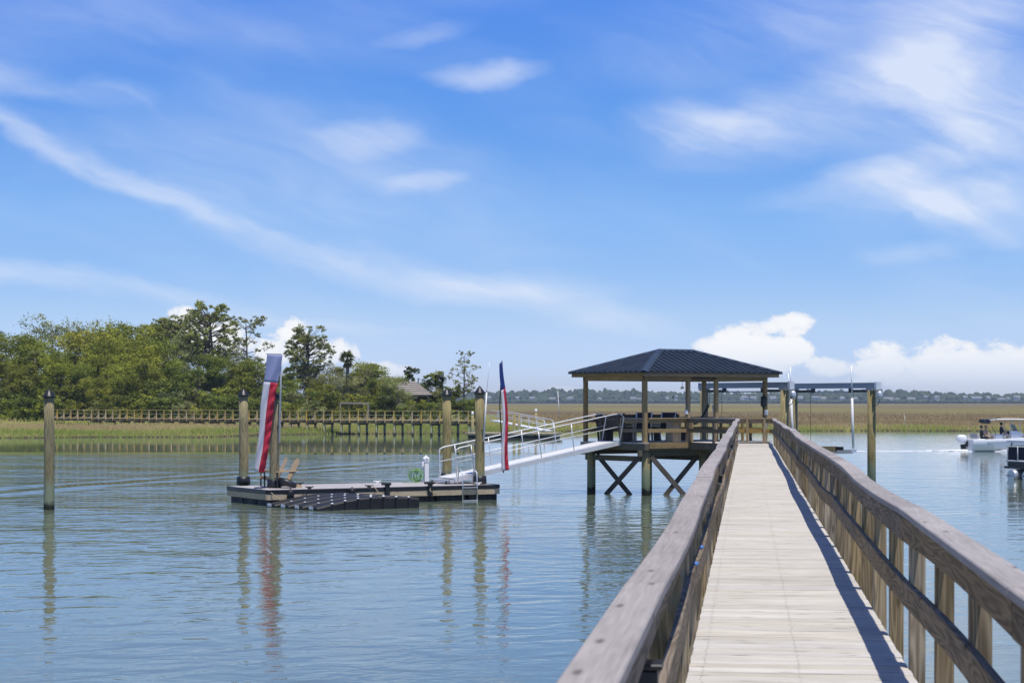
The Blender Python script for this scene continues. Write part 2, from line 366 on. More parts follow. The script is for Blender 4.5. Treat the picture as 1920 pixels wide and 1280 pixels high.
# ------------------------------------------------------------------ the water
def water_mat():
    m, n, b, o = newmat('creek_water')
    pos = n.node('ShaderNodeNewGeometry').outputs['Position']; x, y, z = n.sep(pos)
    sed = n.noise(n.comb(n.m('MULTIPLY', x, 0.02), n.m('MULTIPLY', y, 0.012)), 1.0, 3)
    n.put(b.inputs['Base Color'], n.ramp(sed, ((0.3, (0.125, 0.162, 0.115)), (0.7, (0.150, 0.187, 0.135)))))
    b.inputs['Roughness'].default_value = 0.035; b.inputs['IOR'].default_value = 1.333
    # the sheltered side under the island lies still; a boat's wash has ruffled the rest
    edge = n.m('ADD', n.m('MULTIPLY', x, -0.04), n.m('MULTIPLY', n.m('SUBTRACT', n.noise(n.comb(n.m('MULTIPLY', x, 0.06), 0.0), 1.0, 2), 0.5), 3.0))
    still = n.sstep(n.m('SUBTRACT', y, edge), 128, 134)
    right = n.sstep(x, 6.0, 26.0)
    still = n.m('MULTIPLY', still, n.m('SUBTRACT', 1.0, right))
    mid = n.m('MULTIPLY', n.sstep(y, 34, 62), n.sstep(x, 10.0, -2.0))          # the wash runs through the middle distance, left of the pier
    amp = n.m('MULTIPLY', n.m('SUBTRACT', 1.0, n.m('MULTIPLY', still, 0.955)), n.m('MULTIPLY', n.m('MULTIPLY_ADD', mid, 0.46, 0.40), n.m('SUBTRACT', 1.0, n.m('MULTIPLY', right, 0.35))))
    p1 = n.comb(n.m('MULTIPLY', x, 0.9), n.m('MULTIPLY_ADD', x, -0.15, n.m('MULTIPLY', y, 1.0)))
    w1 = n.noise(p1, 1.15, 3, 0.45, 0.5)
    w2 = n.noise(n.comb(n.m('MULTIPLY', x, 0.32), n.m('MULTIPLY', y, 0.62), 3.0), 1.0, 2, 0.4, 0.3)
    w3 = n.noise(n.comb(n.m('MULTIPLY', x, 0.05), n.m('MULTIPLY_ADD', x, 0.06, n.m('MULTIPLY', y, 0.13)), 7.0), 1.0, 2, 0.4)
    w4 = n.noise(p1, 4.2, 2, 0.5, 0.2)
    h = n.m('ADD', n.m('MULTIPLY', w1, 0.060), n.m('MULTIPLY_ADD', w2, 0.050, n.m('MULTIPLY_ADD', w3, n.m('MULTIPLY_ADD', mid, 0.16, 0.06), n.m('MULTIPLY', w4, 0.009))))
    # a passing boat's wave train, running out from the left
    dl = n.m('ADD', n.m('MULTIPLY_ADD', x, 0.94, 17.95), n.m('MULTIPLY_ADD', y, -0.34, 25.3)); dl = n.m('ADD', dl, n.m('MULTIPLY', w3, 2.0))
    train = n.m('MULTIPLY', n.m('SINE', n.m('MULTIPLY', dl, 2.1)), n.m('EXPONENT', n.m('MULTIPLY', n.m('MULTIPLY', dl, dl), -0.16)))
    h = n.m('MULTIPLY_ADD', n.m('MULTIPLY', train, n.m('MULTIPLY', n.sstep(y, 60, 74), n.sstep(y, 125, 100))), 0.045, h)
    bp = n.node('ShaderNodeBump'); bp.inputs['Strength'].default_value = 1.0; bp.inputs['Distance'].default_value = 1.0
    n.put(bp.inputs['Height'], n.m('MULTIPLY', h, amp)); n.put(b.inputs['Normal'], bp.outputs[0])
    return m
M['water'] = water_mat()
wm = MB(); wm.poly([(-2500, -60, 0), (2500, -60, 0), (2500, 5200, 0), (-2500, 5200, 0)])
tag(wm.build('water', M['water']), 'calm tidal creek water with small ripples', None, kind='structure')

# ------------------------------------------------------------------ marsh, island ground and far shore
def bank(X):
    """depth at which the water meets the marsh"""
    pts = ((-900, 150), (-120, 178), (-48, 186), (-30, 190), (-24, 203), (-5, 214), (6, 227), (20, 231), (70, 229), (200, 238), (900, 300))
    for (x0, y0), (x1, y1) in zip(pts, pts[1:]):
        if x0 <= X <= x1: 
            k = (X - x0) / (x1 - x0); return y0 + (y1 - y0) * k + math.sin(X * .9) * .7 + math.sin(X * .31 + 1) * 1.2
    return 200
def island(X, Y):
    """1 on the wooded island, 0 out on the marsh"""
    def ss(a, b, x): k = max(0, min(1, (x - a) / (b - a))); return k * k * (3 - 2 * k)
    return ss(2, -8, X) * ss(232, 244, Y - min(0, X + 40) * .1) * ss(420, 360, Y)
def ground(X, Y):
    d = Y - bank(X)
    g = -0.35 + 0.65 * max(0, min(1, (d + 2) / 5)) + 0.25 * max(0, min(1, (d - 3) / 22))
    return g + 0.5 * island(X, Y) + 0.08 * math.sin(X * .21 + Y * .13) * max(0, min(1, d / 10))
def marsh_mat():
    m, n, b, o = newmat('marsh_ground')
    pos = n.node('ShaderNodeNewGeometry').outputs['Position']; x, y, z = n.sep(pos)
    band = n.noise(n.comb(n.m('MULTIPLY', x, 0.0035), n.m('MULTIPLY', y, 0.011)), 1.0, 5, 0.6, 0.4)
    c = n.ramp(band, ((0.34, (0.165, 0.12, 0.070)), (0.45, (0.21, 0.16, 0.09)), (0.52, (0.24, 0.21, 0.085)), (0.60, (0.29, 0.285, 0.085)), (0.70, (0.18, 0.14, 0.08))))
    fine = n.noise(n.comb(n.m('MULTIPLY', x, 1.4), n.m('MULTIPLY', y, 0.25)), 1.0, 5, 0.7)
    c = n.mix(n.lin(fine, 0.25, 0.75, 0.0, 0.6), c, (0.085, 0.065, 0.04, 1))
    at = n.node('ShaderNodeAttribute'); at.attribute_name = 'isle'
    g2 = n.ramp(n.noise(pos, 0.35, 5, 0.65), ((0.3, (0.16, 0.19, 0.05)), (0.7, (0.33, 0.33, 0.10))))
    c = n.mix(at.outputs['Fac'], c, g2)
    c = n.mix(n.sstep(z, 0.25, 0.02), c, (0.06, 0.05, 0.035, 1))
    n.put(b.inputs['Base Color'], c); b.inputs['Roughness'].default_value = 0.95; b.inputs['Specular IOR Level'].default_value = 0.05
    bp = n.node('ShaderNodeBump'); bp.inputs['Strength'].default_value = 0.8; bp.inputs['Distance'].default_value = 0.35
    n.put(bp.inputs['Height'], fine); n.put(b.inputs['Normal'], bp.outputs[0])
    return m
M['marsh'] = marsh_mat()
xs = np.concatenate([np.linspace(-900, -130, 30), np.linspace(-120, 120, 161), np.linspace(130, 900, 30)])
ds = np.concatenate([np.linspace(-4, 40, 40), 40 + 2260 * (np.linspace(0.015, 1, 70) ** 2.2)])
vv, tt = [], []
for d in ds:
    for X in xs:
        Y = bank(X) * (1 - min(1, max(0, d) / 1500)) + 230 * min(1, max(0, d) / 1500) + d
        vv.append((X * (1 + max(0, d - 300) / 1500), Y, ground(X, Y) if d < 400 else 0.55 + 0.1 * math.sin(X * .05 + d * .02))); tt.append(island(X, Y))
nx = len(xs)
ff = [(j * nx + i, j * nx + i + 1, (j + 1) * nx + i + 1, (j + 1) * nx + i) for j in range(len(ds) - 1) for i in range(nx - 1)]
me = bpy.data.meshes.new('marsh'); me.from_pydata(vv, [], ff); me.materials.append(M['marsh'])
a_ = me.attributes.new('isle', 'FLOAT', 'POINT'); a_.data.foreach_set('value', tt)
me.polygons.foreach_set('use_smooth', [True] * len(ff)); me.update()
tag(link('marsh_ground', me), 'brown and green salt marsh stretching to the far shore', kind='structure')
me = MB().poly([(-2400, 2540, 0.5), (2600, 2540, 0.5), (2600, 5100, 4), (-2400, 5100, 4)]).mesh('far_shore', M['farleaf'])
tag(link('far_shore_ground', me), 'low ground of the far shore under its woods', kind='structure')

def grass_mesh(name, spots, mat):
    """spots: x, y, z, height, width, tint"""
    v = np.zeros((len(spots) * 3, 3), np.float32); t = np.zeros(len(spots) * 3, np.float32); rs = np.random.RandomState(5)
    for i, (x, y, z, h, w, tn) in enumerate(spots):
        a = rs.uniform(-.7, .7); l = rs.normal(0, .45) * h
        v[3 * i] = (x - w * math.cos(a), y - w * math.sin(a), z); v[3 * i + 1] = (x + w * math.cos(a), y + w * math.sin(a), z); v[3 * i + 2] = (x + l, y + rs.uniform(.1, .9) * h, z + h)
        t[3 * i:3 * i + 3] = tn
    me = bpy.data.meshes.new(name); n = len(spots)
    me.vertices.add(3 * n); me.vertices.foreach_set('co', v.ravel()); me.loops.add(3 * n); me.loops.foreach_set('vertex_index', np.arange(3 * n, dtype=np.int32))
    me.polygons.add(n); me.polygons.foreach_set('loop_start', np.arange(0, 3 * n, 3, dtype=np.int32)); me.polygons.foreach_set('loop_total', np.full(n, 3, np.int32))
    a = me.attributes.new('tint', 'FLOAT', 'POINT'); a.data.foreach_set('value', t); me.materials.append(mat); me.update(calc_edges=True)
    return me
def grassmat():
    m, n, b, o = newmat('cordgrass')
    at = n.node('ShaderNodeAttribute'); at.attribute_name = 'tint'
    c = n.ramp(at.outputs['Fac'], ((0.0, (0.20, 0.26, 0.055)), (0.30, (0.33, 0.34, 0.10)), (0.52, (0.46, 0.35, 0.18)), (0.72, (0.34, 0.26, 0.14)), (1.0, (0.19, 0.15, 0.085))))
    n.put(b.inputs['Base Color'], c); b.inputs['Roughness'].default_value = 0.8; b.inputs['Specular IOR Level'].default_value = 0.1
    tr = n.node('ShaderNodeBsdfTranslucent'); n.put(tr.inputs['Color'], c); mx = n.node('ShaderNodeMixShader'); mx.inputs[0].default_value = 0.3
    n.t.links.new(b.outputs[0], mx.inputs[1]); n.t.links.new(tr.outputs[0], mx.inputs[2]); n.t.links.new(mx.outputs[0], o.inputs[0])
    return m
M['grass'] = grassmat()
rg = random.Random(11); spots = []
def put_grass(n, x0, x1, d0, d1, h0, h1, w, tint):
    for _ in range(n):
        k = rg.random(); X = rg.uniform(x0, x1); d = d0 + (d1 - d0) * k; Y = bank(X) + d
        tn = tint(X, d) + rg.gauss(0, .10) + .12 * math.sin(X * .35 + d * .2)
        spots.append((X, Y, ground(X, Y) - .05, rg.uniform(h0, h1), w * rg.uniform(.6, 1.3), max(0, min(1, tn))))
left_t = lambda X, d: 0.08 + 0.46 * max(0, min(1, (d - 7) / 9))
right_t = lambda X, d: 0.18 + 0.66 * max(0, min(1, (d - 2) / 7))
put_grass(16000, -75, -24, 0, 34, .35, .62, .045, left_t)
put_grass(9000, -24, 6, 0, 26, .35, .65, .045, lambda X, d: .12 + .3 * max(0, min(1, (d - 8) / 16)))
put_grass(20000, 4, 78, 0, 32, .45, .75, .05, right_t)
def field_t(X, d): 
    s_ = math.sin(d * .045 + X * .006) * .5 + math.sin(d * .021 + 2 + X * .011) * .5
    return 0.84 - 0.50 * max(0, s_ - .25) / .75
put_grass(26000, 0, 110, 30, 190, .45, .8, .10, field_t)
put_grass(5000, -85, -6, 30, 62, .35, .7, .07, lambda X, d: .30 + .25 * max(0, min(1, (44 - d) / 14)))
tag(link('marsh_grass', grass_mesh('marsh_grass', spots, M['grass'])), 'green and tan cordgrass along the edge of the marsh', kind='stuff')

# ------------------------------------------------------------------ the pier walkway
T0, T1 = -3.0, 72.6          # along the pier, metres from the camera
SL, SR = -0.320, 0.900       # deck edges
walk = empty('pier_walkway', DK(0.29, 35, -0.1), 'long straight wooden walkway with weathered rails leading out to the pavilion', 'pier')
pitch = 0.19; rb = random.Random(3)
bw = pitch - 0.010
variants = []
for k in range(5):
    mb = MB(); hl = (SR - SL) / 2 + 0.012
    pr = [(-bw / 2 + .004, 0), (bw / 2 - .004, 0), (bw / 2, -.004), (bw / 2, -.036), (-bw / 2, -.036), (-bw / 2, -.004)]
    rings = []
    for i in range(4):
        x = -hl + 2 * hl * i / 3; cup = rb.uniform(-.0015, .0015)
        rings.append([(x, a, b + cup) for a, b in pr])
    mb.loft(rings[::1], sm=False)
    variants.append(mb.mesh('deck_board', M['deck']))
rest = MB(); n_b = 0
yaw = -A
for i in range(int((T1 - T0) / pitch)):
    t = T0 + pitch * (i + .5)
    c = DK((SL + SR) / 2 + rb.uniform(-.003, .003), t, rb.uniform(-.0025, .0025))
    if t < 9.6 or n_b >= 300:
        d = V * ((SR - SL) / 2); rest.bar(c - d - Vector((0, 0, .018)), c + d - Vector((0, 0, .018)), bw, .036)
        continue
    o = bpy.data.objects.new('deck_board', variants[rb.randrange(5)]); COL.objects.link(o); o.parent = walk
    o.location = c - Vector(walk.location); o.rotation_euler = (rb.uniform(-.006, .006), rb.uniform(-.002, .002), yaw + rb.uniform(-.002, .002)); n_b += 1
tag(rest.build('deck_boards_beyond', M['deck'], walk), kind='stuff')
for s_ in (-0.25, 0.29, 0.83):
    MB().bar(DK(s_, T0, -.16), DK(s_, T1, -.16), .045, .235).build('stringer', M['frame'], walk)
t = 1.0
while t < T1:
    MB().bar(DK(-.45, t, -.40), DK(1.03, t, -.40), .09, .22).build('cross_beam', M['frame'], walk)
    for s_ in (-.16, .74):
        a = DK(s_, t + .17, -.3); MB().tube([(a.x, a.y, -1.6), a], [.135, .12], 12).build('support_pile', M['pile'], walk)
    t += 4.6
def rail_side(name_cap, sgn, s_edge, t_end, label):
    """one side's railing: posts outside the deck edge, two face boards inside them and a flat cap"""
    ins = s_edge - sgn * (-.0)       # post face line
    pf = s_edge + sgn * .015         # inner face of the posts
    r_ = random.Random(20 + int(sgn))
    side = MB(); L = 4.88
    root = MB().bar(DK(pf - sgn * .004 + sgn * .02, T0, -.17), DK(pf + sgn * .016, t_end, -.17), .036, .20).build('railing', M['frame'], walk); root['label'] = label
    t = T0 + .4
    while t < t_end:
        top = .864; c = pf + sgn * .0445; tw = r_.uniform(-.012, .012)
        MB().bar(DK(c, t + tw, -.42 + r_.uniform(-.02, .02)), DK(c + r_.uniform(-.006, .006), t + tw, top), .089, .089, up=U, ch=.004).build('rail_post', M['post'], root)
        t += 1.575
    def run(name, mat, s0, zc, w, h, jit):
        a = T0; last = (0, 0)
        while a < t_end - .3:
            b = min(a + L, t_end); 
            if t_end - b < 1.5: b = t_end
            seg = 8; e = (r_.gauss(0, jit), r_.gauss(0, jit * .7)); bow = (r_.gauss(0, jit), r_.gauss(0, jit * .8))
            wob = []
            for i in range(seg + 1):
                k = i / seg; q = math.sin(math.pi * k)
                wob.append((last[0] * (1 - k) + e[0] * k + bow[0] * q, last[1] * (1 - k) + e[1] * k + bow[1] * q))
            MB().bar(DK(s0, a + .003, zc), DK(s0, b - .003, zc), w, h, ch=.005, seg=seg, wob=wob).build(name, mat, root)
            last = (e[0] + r_.gauss(0, jit * .25), e[1] + r_.gauss(0, jit * .25)); a = b
    run('cap_board', M['cap'], pf + sgn * .014, .888, .140, .038, .010)
    run('upper_rail', M['rail'], pf - sgn * .020, .797, .038, .140, .008)
    run('middle_rail', M['rail'], pf - sgn * .020, .440, .038, .140, .011)
    return root
TL = 70.9
rail_side('l', -1, SL, TL, 'railing on the left of the walkway')
rail_side('r', 1, SR, T1 + .1, 'railing on the right of the walkway')

paint = simple('blue_paint', (0.10, 0.22, 0.52), 0.6)
for t, dz_ in ((12.35, 0), (13.75, 0)):
    mb = MB(); c = DK(SL + .006, t, .5125 + dz_); n_ = 9
    ring = [c + V * (.015 * math.cos(2 * math.pi * k / n_) * (1 + .3 * math.sin(k * 2.3))) + U * (.10 * math.sin(2 * math.pi * k / n_) * (1 + .25 * math.cos(k * 1.7))) for k in range(n_)]
    mb.loft([[p + EN0 * 0 for p in ring], [p + EN0 * .012 for p in ring]], sm=False); mb.build('paint_mark', paint, walk)
for k, t in enumerate((6.4, 22.75, 39.4, 55.9)):
    c = DK(SL + .0, t, .63); o = empty('dock_light', c, 'small black light under the left rail cap, %s along the walkway' % ('nearest', 'second', 'third', 'fourth')[k], 'light', 'lights on the left railing')
    MB().bar(c - V * .035, c + V * .035, .10, .07, ch=.008).build('housing', M['black'], o); MB().bar(c - V * .05 + EN0 * .045, c + V * .05 + EN0 * .045, .14, .018, ch=.004).build('hood', M['black'], o); MB().bar(c - V * .015 - EN0 * .04, c + V * .025 - EN0 * .04, .06, .012).build('lens', M['alu'], o)

sc_ = MB(); rsn = random.Random(77)
for i in range(int((40 - 9.5) / pitch)):
    t = T0 + pitch * (int((9.5 - T0) / pitch) + i + .5)
    for s_ in (-0.25, 0.29, 0.83):
        for o_ in (-.055, .055):
            c = DK(s_ + rsn.uniform(-.008, .008), t + o_ + rsn.uniform(-.006, .006), .0035); r_ = .0065
            sc_.poly([c + V * (r_ * math.cos(a * math.pi / 3)) + U * (r_ * math.sin(a * math.pi / 3)) for a in range(6)])
tag(sc_.build('deck_screws', simple('rusty_screw', (0.20, 0.16, 0.13), 0.6), walk), kind='stuff')

# ------------------------------------------------------------------ the pierhead and its pavilion
TH = R(36.2); E1 = Vector((math.cos(TH), math.sin(TH), 0)); E2 = Vector((-math.sin(TH), math.cos(TH), 0)); EN = Vector((0, 0, 1))
PO = Vector((4.78, 72.3, 0)); PL, PW = 6.8, 4.3
def F(t, w, z=0.0):
    """point of the pavilion: t along its long side, w across, from the eave corner nearest the camera; z above the water"""
    p = PO + E1 * t + E2 * w; return Vector((p.x, p.y, z))
pier = empty('pierhead_platform', F(3.4, 2.1, DZ), 'square wooden pierhead on piles carrying the roofed pavilion', 'platform')
# deck: boards lie along the short side, joined (under a pixel deep from here)
dm = MB(); k = 0
t = .25
while t < 6.6:
    dm.bar(F(t + .07, .25, DZ - .018), F(t + .07, PW - .25, DZ - .018), .136, .036); t += .142
tag(dm.build('deck_boards', M['deck'], pier), kind='stuff')
for a, b in ((F(.27, .27), F(6.55, .27)), (F(.27, PW - .27), F(6.55, PW - .27)), (F(.29, .29), F(.29, PW - .29)), (F(6.53, .29), F(6.53, PW - .29))):
    MB().bar(a + EN * (DZ - .16), b + EN * (DZ - .16), .045, .23).build('rim_joist', M['frame'], pier)
for w in (.45, PW - .45):
    MB().bar(F(.12, w, DZ - .385), F(6.7, w, DZ - .385), .09, .215).build('beam', M['frame'], pier)
for t in (.5, 3.3, 6.3):
    MB().bar(F(t, .3, DZ - .60), F(t, PW - .3, DZ - .60), .09, .20).build('beam', M['frame'], pier)
for t in (.5, 3.3, 6.3):
    for w in (.47, PW - .62):
        p = F(t, w); MB().tube([(p.x, p.y, -1.6), (p.x, p.y, .8), (p.x, p.y, DZ - .26)], [.168, .16, .155], 16).build('pile', M['pile'], pier)
def brace(a, b, off):
    MB().bar(a + off, b + off, .19, .04, up=off).build('cross_brace', M['darkwood'], pier)
for w in (.47,):
    for t0_, t1_ in ((.5, 3.3), (3.3, 6.3)):
        d = .78
        brace(F(t0_ + .1, w, DZ - .50), F(t0_ + (t1_ - t0_) * d * .80, w, -.06), E2 * -.17); brace(F(t1_ - .1, w, DZ - .50), F(t1_ - (t1_ - t0_) * d * .80, w, -.06), E2 * .17)
for t in (.5,):
    brace(F(t, .6, DZ - .50), F(t, .47 + 2.15, -.06), E1 * -.17); brace(F(t, PW - .75, DZ - .50), F(t, PW - .62 - 2.15, -.06), E1 * .17)
# the small landing that joins the walkway's end to the pavilion's entrance
lq = [DK(SL, TL + .15), DK(SL, T1), F(4.0, .22, DZ), F(2.40, .22, DZ)]
lm = MB(); top = [Vector((p.x, p.y, DZ - .004)) for p in lq]; bot = [Vector((p.x, p.y, DZ - .25)) for p in lq]
lm.loft([bot[::1], top[::1]], sm=False)
lm.build('landing_frame', M['frame'], pier)
MB().poly([p + EN * .004 for p in lq]).build('landing_deck', M['deck'], pier)
def rail_run(a, b, parent, mat, n_post=0, cap=True, post_end=(False, False), zc=.888):
    """a stretch of railing between two points on the deck"""
    d = (b - a).normalized(); nrm = d.cross(EN); z = EN
    r = MB().bar(a + z * .797, b + z * .797, .038, .14).build('railing', mat, parent)
    MB().bar(a + z * .440, b + z * .440, .038, .14).build('middle_rail', mat, r)
    if cap: MB().bar(a + z * zc, b + z * zc, .14, .038, ch=.004).build('cap_board', M['cap'] if mat is not M['cedar'] else mat, r)
    for i in range(n_post):
        k = (i + (0 if post_end[0] else .5)) / max(1, n_post - (1 if post_end[0] and post_end[1] else 0))
        c = a.lerp(b, k) + nrm * .065
        MB().bar(c - z * .25, c + z * .862, .089, .089, up=d, ch=.004).build('rail_post', mat, r)
    return r
def on(p, z=DZ): return Vector((p.x, p.y, z))
rail_run(DK(SL - .02, TL), on(F(2.44, .36)), pier, M['rail'], 1)                       # near side of the landing
rail_run(DK(SL, T1 + .04), DK(SR + .02, T1 + .04), pier, M['cedar'], 2)                # across the end of the walkway
rail_run(DK(SL, T1 + .04), on(F(4.02, .36)), pier, M['rail'], 1)                       # far side of the landing
rail_run(on(F(.5, .36)), on(F(2.40, .36)), pier, M['cedar'], 0)                        # front bay of the pavilion
MB().bar(F(.46, .22, DZ - .10), F(2.52, .22, DZ - .10), .04, .215).build('skirt_board', M['cedar'], pier)
MB().bar(F(2.50, .20, DZ - .20), F(2.50, .20, DZ + .87), .05, .09, up=E1).build('end_board', M['cedar'], pier)
rail_run(on(F(4.0, .40)), on(F(6.35, .40)), pier, M['cedar'], 1)
rail_run(on(F(6.42, .45)), on(F(6.42, PW - .45)), pier, M['cedar'], 2)
rail_run(on(F(.5, PW - .42)), on(F(6.35, PW - .42)), pier, M['cedar'], 3)
rail_run(on(F(.42, .5)), on(F(.42, 1.75)), pier, M['rail'], 1, post_end=(False, False))  # left side as far as the gangway gap
MB().bar(F(.40, 1.76, DZ - .2), F(.40, 1.76, DZ + .87), .089, .089, up=E1).build('gate_post', M['rail'], pier)

pav = empty('open_pavilion', F(3.4, 2.1, DZ), 'open wooden pavilion with dark blue ribbed metal hip roof at the pier end', 'pavilion')
EZ = 4.52                                    # eave height
for t, w in ((.4, .4), (2.48, .4), (3.88, .4), (6.4, .4), (.4, PW - .4), (3.3, PW - .4), (6.4, PW - .4)):
    MB().bar(F(t, w, DZ), F(t, w, EZ - .10), .14, .14, up=E1, ch=.006).build('post', M['cedar'], pav)
for a, b in (((.33, .4), (6.47, .4)), ((.33, PW - .4), (6.47, PW - .4))):
    MB().bar(F(*a, EZ - .20), F(*b, EZ - .20), .15, .20).build('header_beam', M['cedar'], pav)
for t in (.4, 6.4):
    MB().bar(F(t, .48, EZ - .203), F(t, PW - .48, EZ - .203), .148, .19).build('header_beam', M['cedar'], pav)
c4 = [(0.03, 0.03), (PL - .03, .03), (PL - .03, PW - .03), (.03, PW - .03)]
for i in range(4):
    a, b = c4[i], c4[(i + 1) % 4]
    k = .022 if i % 2 else 0.0
    MB().bar(F(*a, EZ - .085).lerp(F(*b, EZ - .085), k * .3), F(*b, EZ - .085).lerp(F(*a, EZ - .085), k * .3), .038, .15).build('fascia_board', M['cedar'], pav)
MB().poly([F(.05, .05, EZ - .03), F(PL - .05, .05, EZ - .03), F(PL - .05, PW - .05, EZ - .03), F(.05, PW - .05, EZ - .03)]).build('ceiling', M['cedar'], pav)
RZ = 5.38; r0, r1 = (2.55, PW / 2), (4.30, PW / 2); ov = .07
ec = [(-ov, -ov), (PL + ov, -ov), (PL + ov, PW + ov), (-ov, PW + ov)]
def roof_face(a, b, ra, rb_, nm):
    """sheet with raised ribs running up the slope between eave a-b and ridge ra-rb"""
    A_, B_, C_, D_ = F(*a, EZ), F(*b, EZ), F(*rb_, RZ), F(*ra, RZ)
    mb = MB(); mb.poly([A_, B_, C_, D_] if ra != rb_ else [A_, B_, C_])
    mb.poly([p - EN * .03 for p in ([D_, C_, B_, A_] if ra != rb_ else [C_, B_, A_])])
    ev = (B_ - A_); Le = ev.length; e = ev / Le; mid = (C_ + D_) / 2
    nrm = e.cross(mid - A_).normalized(); nrm = nrm if nrm.z > 0 else -nrm
    upv = nrm.cross(e); upv = upv if upv.z > 0 else -upv
    H_ = (D_ - A_).dot(upv); sa, sb = (D_ - A_).dot(e), (C_ - A_).dot(e)
    x = .12
    while x < Le - .1:
        h = H_ * (x / sa) if x < sa else (H_ if x <= sb else H_ * (Le - x) / (Le - sb))
        if h > .12:
            p = A_ + e * x
            q_ = [(-.05, 0), (-.025, .06), (.025, .06), (.05, 0)]
            mb.loft([[p + e * u_ + nrm * (v_ + .001) for u_, v_ in q_], [p + upv * (h - .04) + e * u_ + nrm * (v_ + .001) for u_, v_ in q_]], sm=False, closed=False)
        x += .30
    return mb.build('roof_sheet', M['roof'], pav)
f0 = roof_face(ec[0], ec[1], r0, r1, 'front'); roof_face(ec[2], ec[3], r1, r0, 'back'); roof_face(ec[3], ec[0], r0, r0, 'left'); roof_face(ec[1], ec[2], r1, r1, 'right')
for a, b in ((ec[0], r0), (ec[1], r1), (ec[2], r1), (ec[3], r0)):
    A_, B_ = F(*a, EZ + .045), F(*b, RZ + .045); d = (B_ - A_).normalized(); sd_ = d.cross(EN).normalized()
    mb = MB(); pr = [(-.17, -.055), (-.10, -.018), (0, .012), (.10, -.018), (.17, -.055)]
    mb.loft([[p + sd_ * x + EN * z for x, z in pr] for p in (A_, B_)], sm=False, closed=False); mb.build('hip_cap', M['roofcap'], pav)
mb = MB(); pr = [(-.16, -.07), (-.08, -.02), (0, .012), (.08, -.02), (.16, -.07)]
mb.loft([[p + E2 * x + EN * (z + .05) for x, z in pr] for p in (F(*r0, RZ), F(*r1, RZ))], sm=False, closed=False); mb.build('ridge_cap', M['roofcap'], pav)
for i in range(4):
    a, b = ec[i], ec[(i + 1) % 4]
    MB().bar(F(*a, EZ - .012), F(*b, EZ - .012), .02, .05).build('drip_edge', M['black'], pav)

# things in the pavilion
def bench(name, a, b, label, back=True):
    """fixed bench with a boarded back between a and b (on the deck); the seat faces left of a->b"""
    d = (b - a).normalized(); n_ = EN.cross(d); Lb = (b - a).length
    root = empty(name, a.lerp(b, .5), label, 'bench', 'benches in the pavilion')
    for i in range(4):
        MB().bar(a + n_ * (.10 + i * .105) + EN * .45, b + n_ * (.10 + i * .105) + EN * .45, .095, .035).build('seat_slat', M['darkwood'], root)
    for i in range(5):
        z = .50 + i * .115; MB().bar(a - n_ * (.02 + i * .022) + EN * z, b - n_ * (.02 + i * .022) + EN * z, .03, .105).build('back_slat', M['darkwood'], root)
    k = max(2, int(Lb / 1.1) + 1)
    for i in range(k):
        c = a.lerp(b, (i + .08) / (k - 1 + .16))
        MB().bar(c + n_ * .26, c + n_ * .26 + EN * .43, .07, .34, up=n_).build('support', M['darkwood'], root)
        MB().bar(c - n_ * .03 + EN * .02, c - n_ * .16 + EN * 1.06, .06, .06, up=d).build('back_post', M['darkwood'], root)
    return root
bench('slatted_bench', on(F(4.9, PW - .72)), on(F(.7, PW - .72)), 'long dark slatted bench along the far rail of the pavilion')
bench('slatted_bench', on(F(.78, PW - .95)), on(F(.78, 2.15)), 'short dark slatted bench beside the head of the gangway')
def lounge_chair(p, rz, label):
    root = empty('deck_chair', p, label, 'chair', 'sling chairs in the pavilion', rz)
    fr = M['alu']
    for x in (-.28, .28):
        MB().tube([(x, -.34, 0), (x, -.30, .42), (x, .26, .46), (x, .50, 1.12)], .022, 6).build('side_frame', fr, root, False)
        MB().tube([(x, .30, .46), (x, .44, 0)], .02, 6).build('leg', fr, root, False)
        MB().bar((x * 1.08, -.28, .64), (x * 1.08, .34, .66), .05, .03).build('arm_rest', fr, root, False)
    MB().bar((0, -.27, .43), (0, .24, .455), .52, .012).build('seat', M['navy'], root, False)
    MB().bar((0, .27, .49), (0, .49, 1.10), .52, .014, up=(0, -1, .3)).build('backrest', M['navy'], root, False)
    return root
lounge_chair(on(F(1.05, 1.35)), TH + R(150), 'navy sling chair just behind the pavilion corner post')
lounge_chair(on(F(2.25, 1.55)), TH + R(165), 'navy sling chair behind the pale wooden cabinet')
cab = empty('wooden_cabinet', on(F(2.12, .80)), 'narrow pale wooden cabinet standing behind the front rail of the pavilion', 'cabinet', rz=TH)
for i in range(3): MB().box((-.13 + i * .13, -.20, .44), (.122, .02, .86)).build('front_plank', M['palewood'], cab, False)
MB().box((0, .0, .43), (.40, .37, .84)).build('body', M['palewood'], cab, False); MB().box((0, 0, .885), (.46, .46, .04)).build('top', M['cap'], cab, False)
# folded net hung from the beam, pendant, sign, lights, boxes
ham = empty('hanging_net', F(4.3, 1.9, DZ + .6), 'grey net slung in a swag near the rear pavilion post', 'net')
mb = MB(); n_u = 14
def npnt(k, s):
    c = F(3.75 + 1.15 * k, 1.9 + s * .08, 0); return Vector((c.x, c.y, DZ + .62 + .85 * abs(2 * k - .7) ** 1.7 * (.55 if k > .35 else .6) + abs(s) * .10))
for i in range(n_u):
    k0, k1 = i / n_u, (i + 1) / n_u
    for s0 in (-1, 0): mb.poly([npnt(k0, s0), npnt(k1, s0), npnt(k1, s0 + 1), npnt(k0, s0 + 1)])
mb.build('net_cloth', M['net'], ham); MB().tube([npnt(1, 0), F(4.9, 1.9, EZ - .25)], .008, 5).build('cord', M['net'], ham); MB().tube([npnt(0, 0), F(3.75, 1.9, EZ - .25)], .008, 5).build('cord', M['net'], ham)
pen = empty('hanging_light', F(2.9, 1.2, EZ - .1), 'small white light on a thin chain under the pavilion roof', 'light')
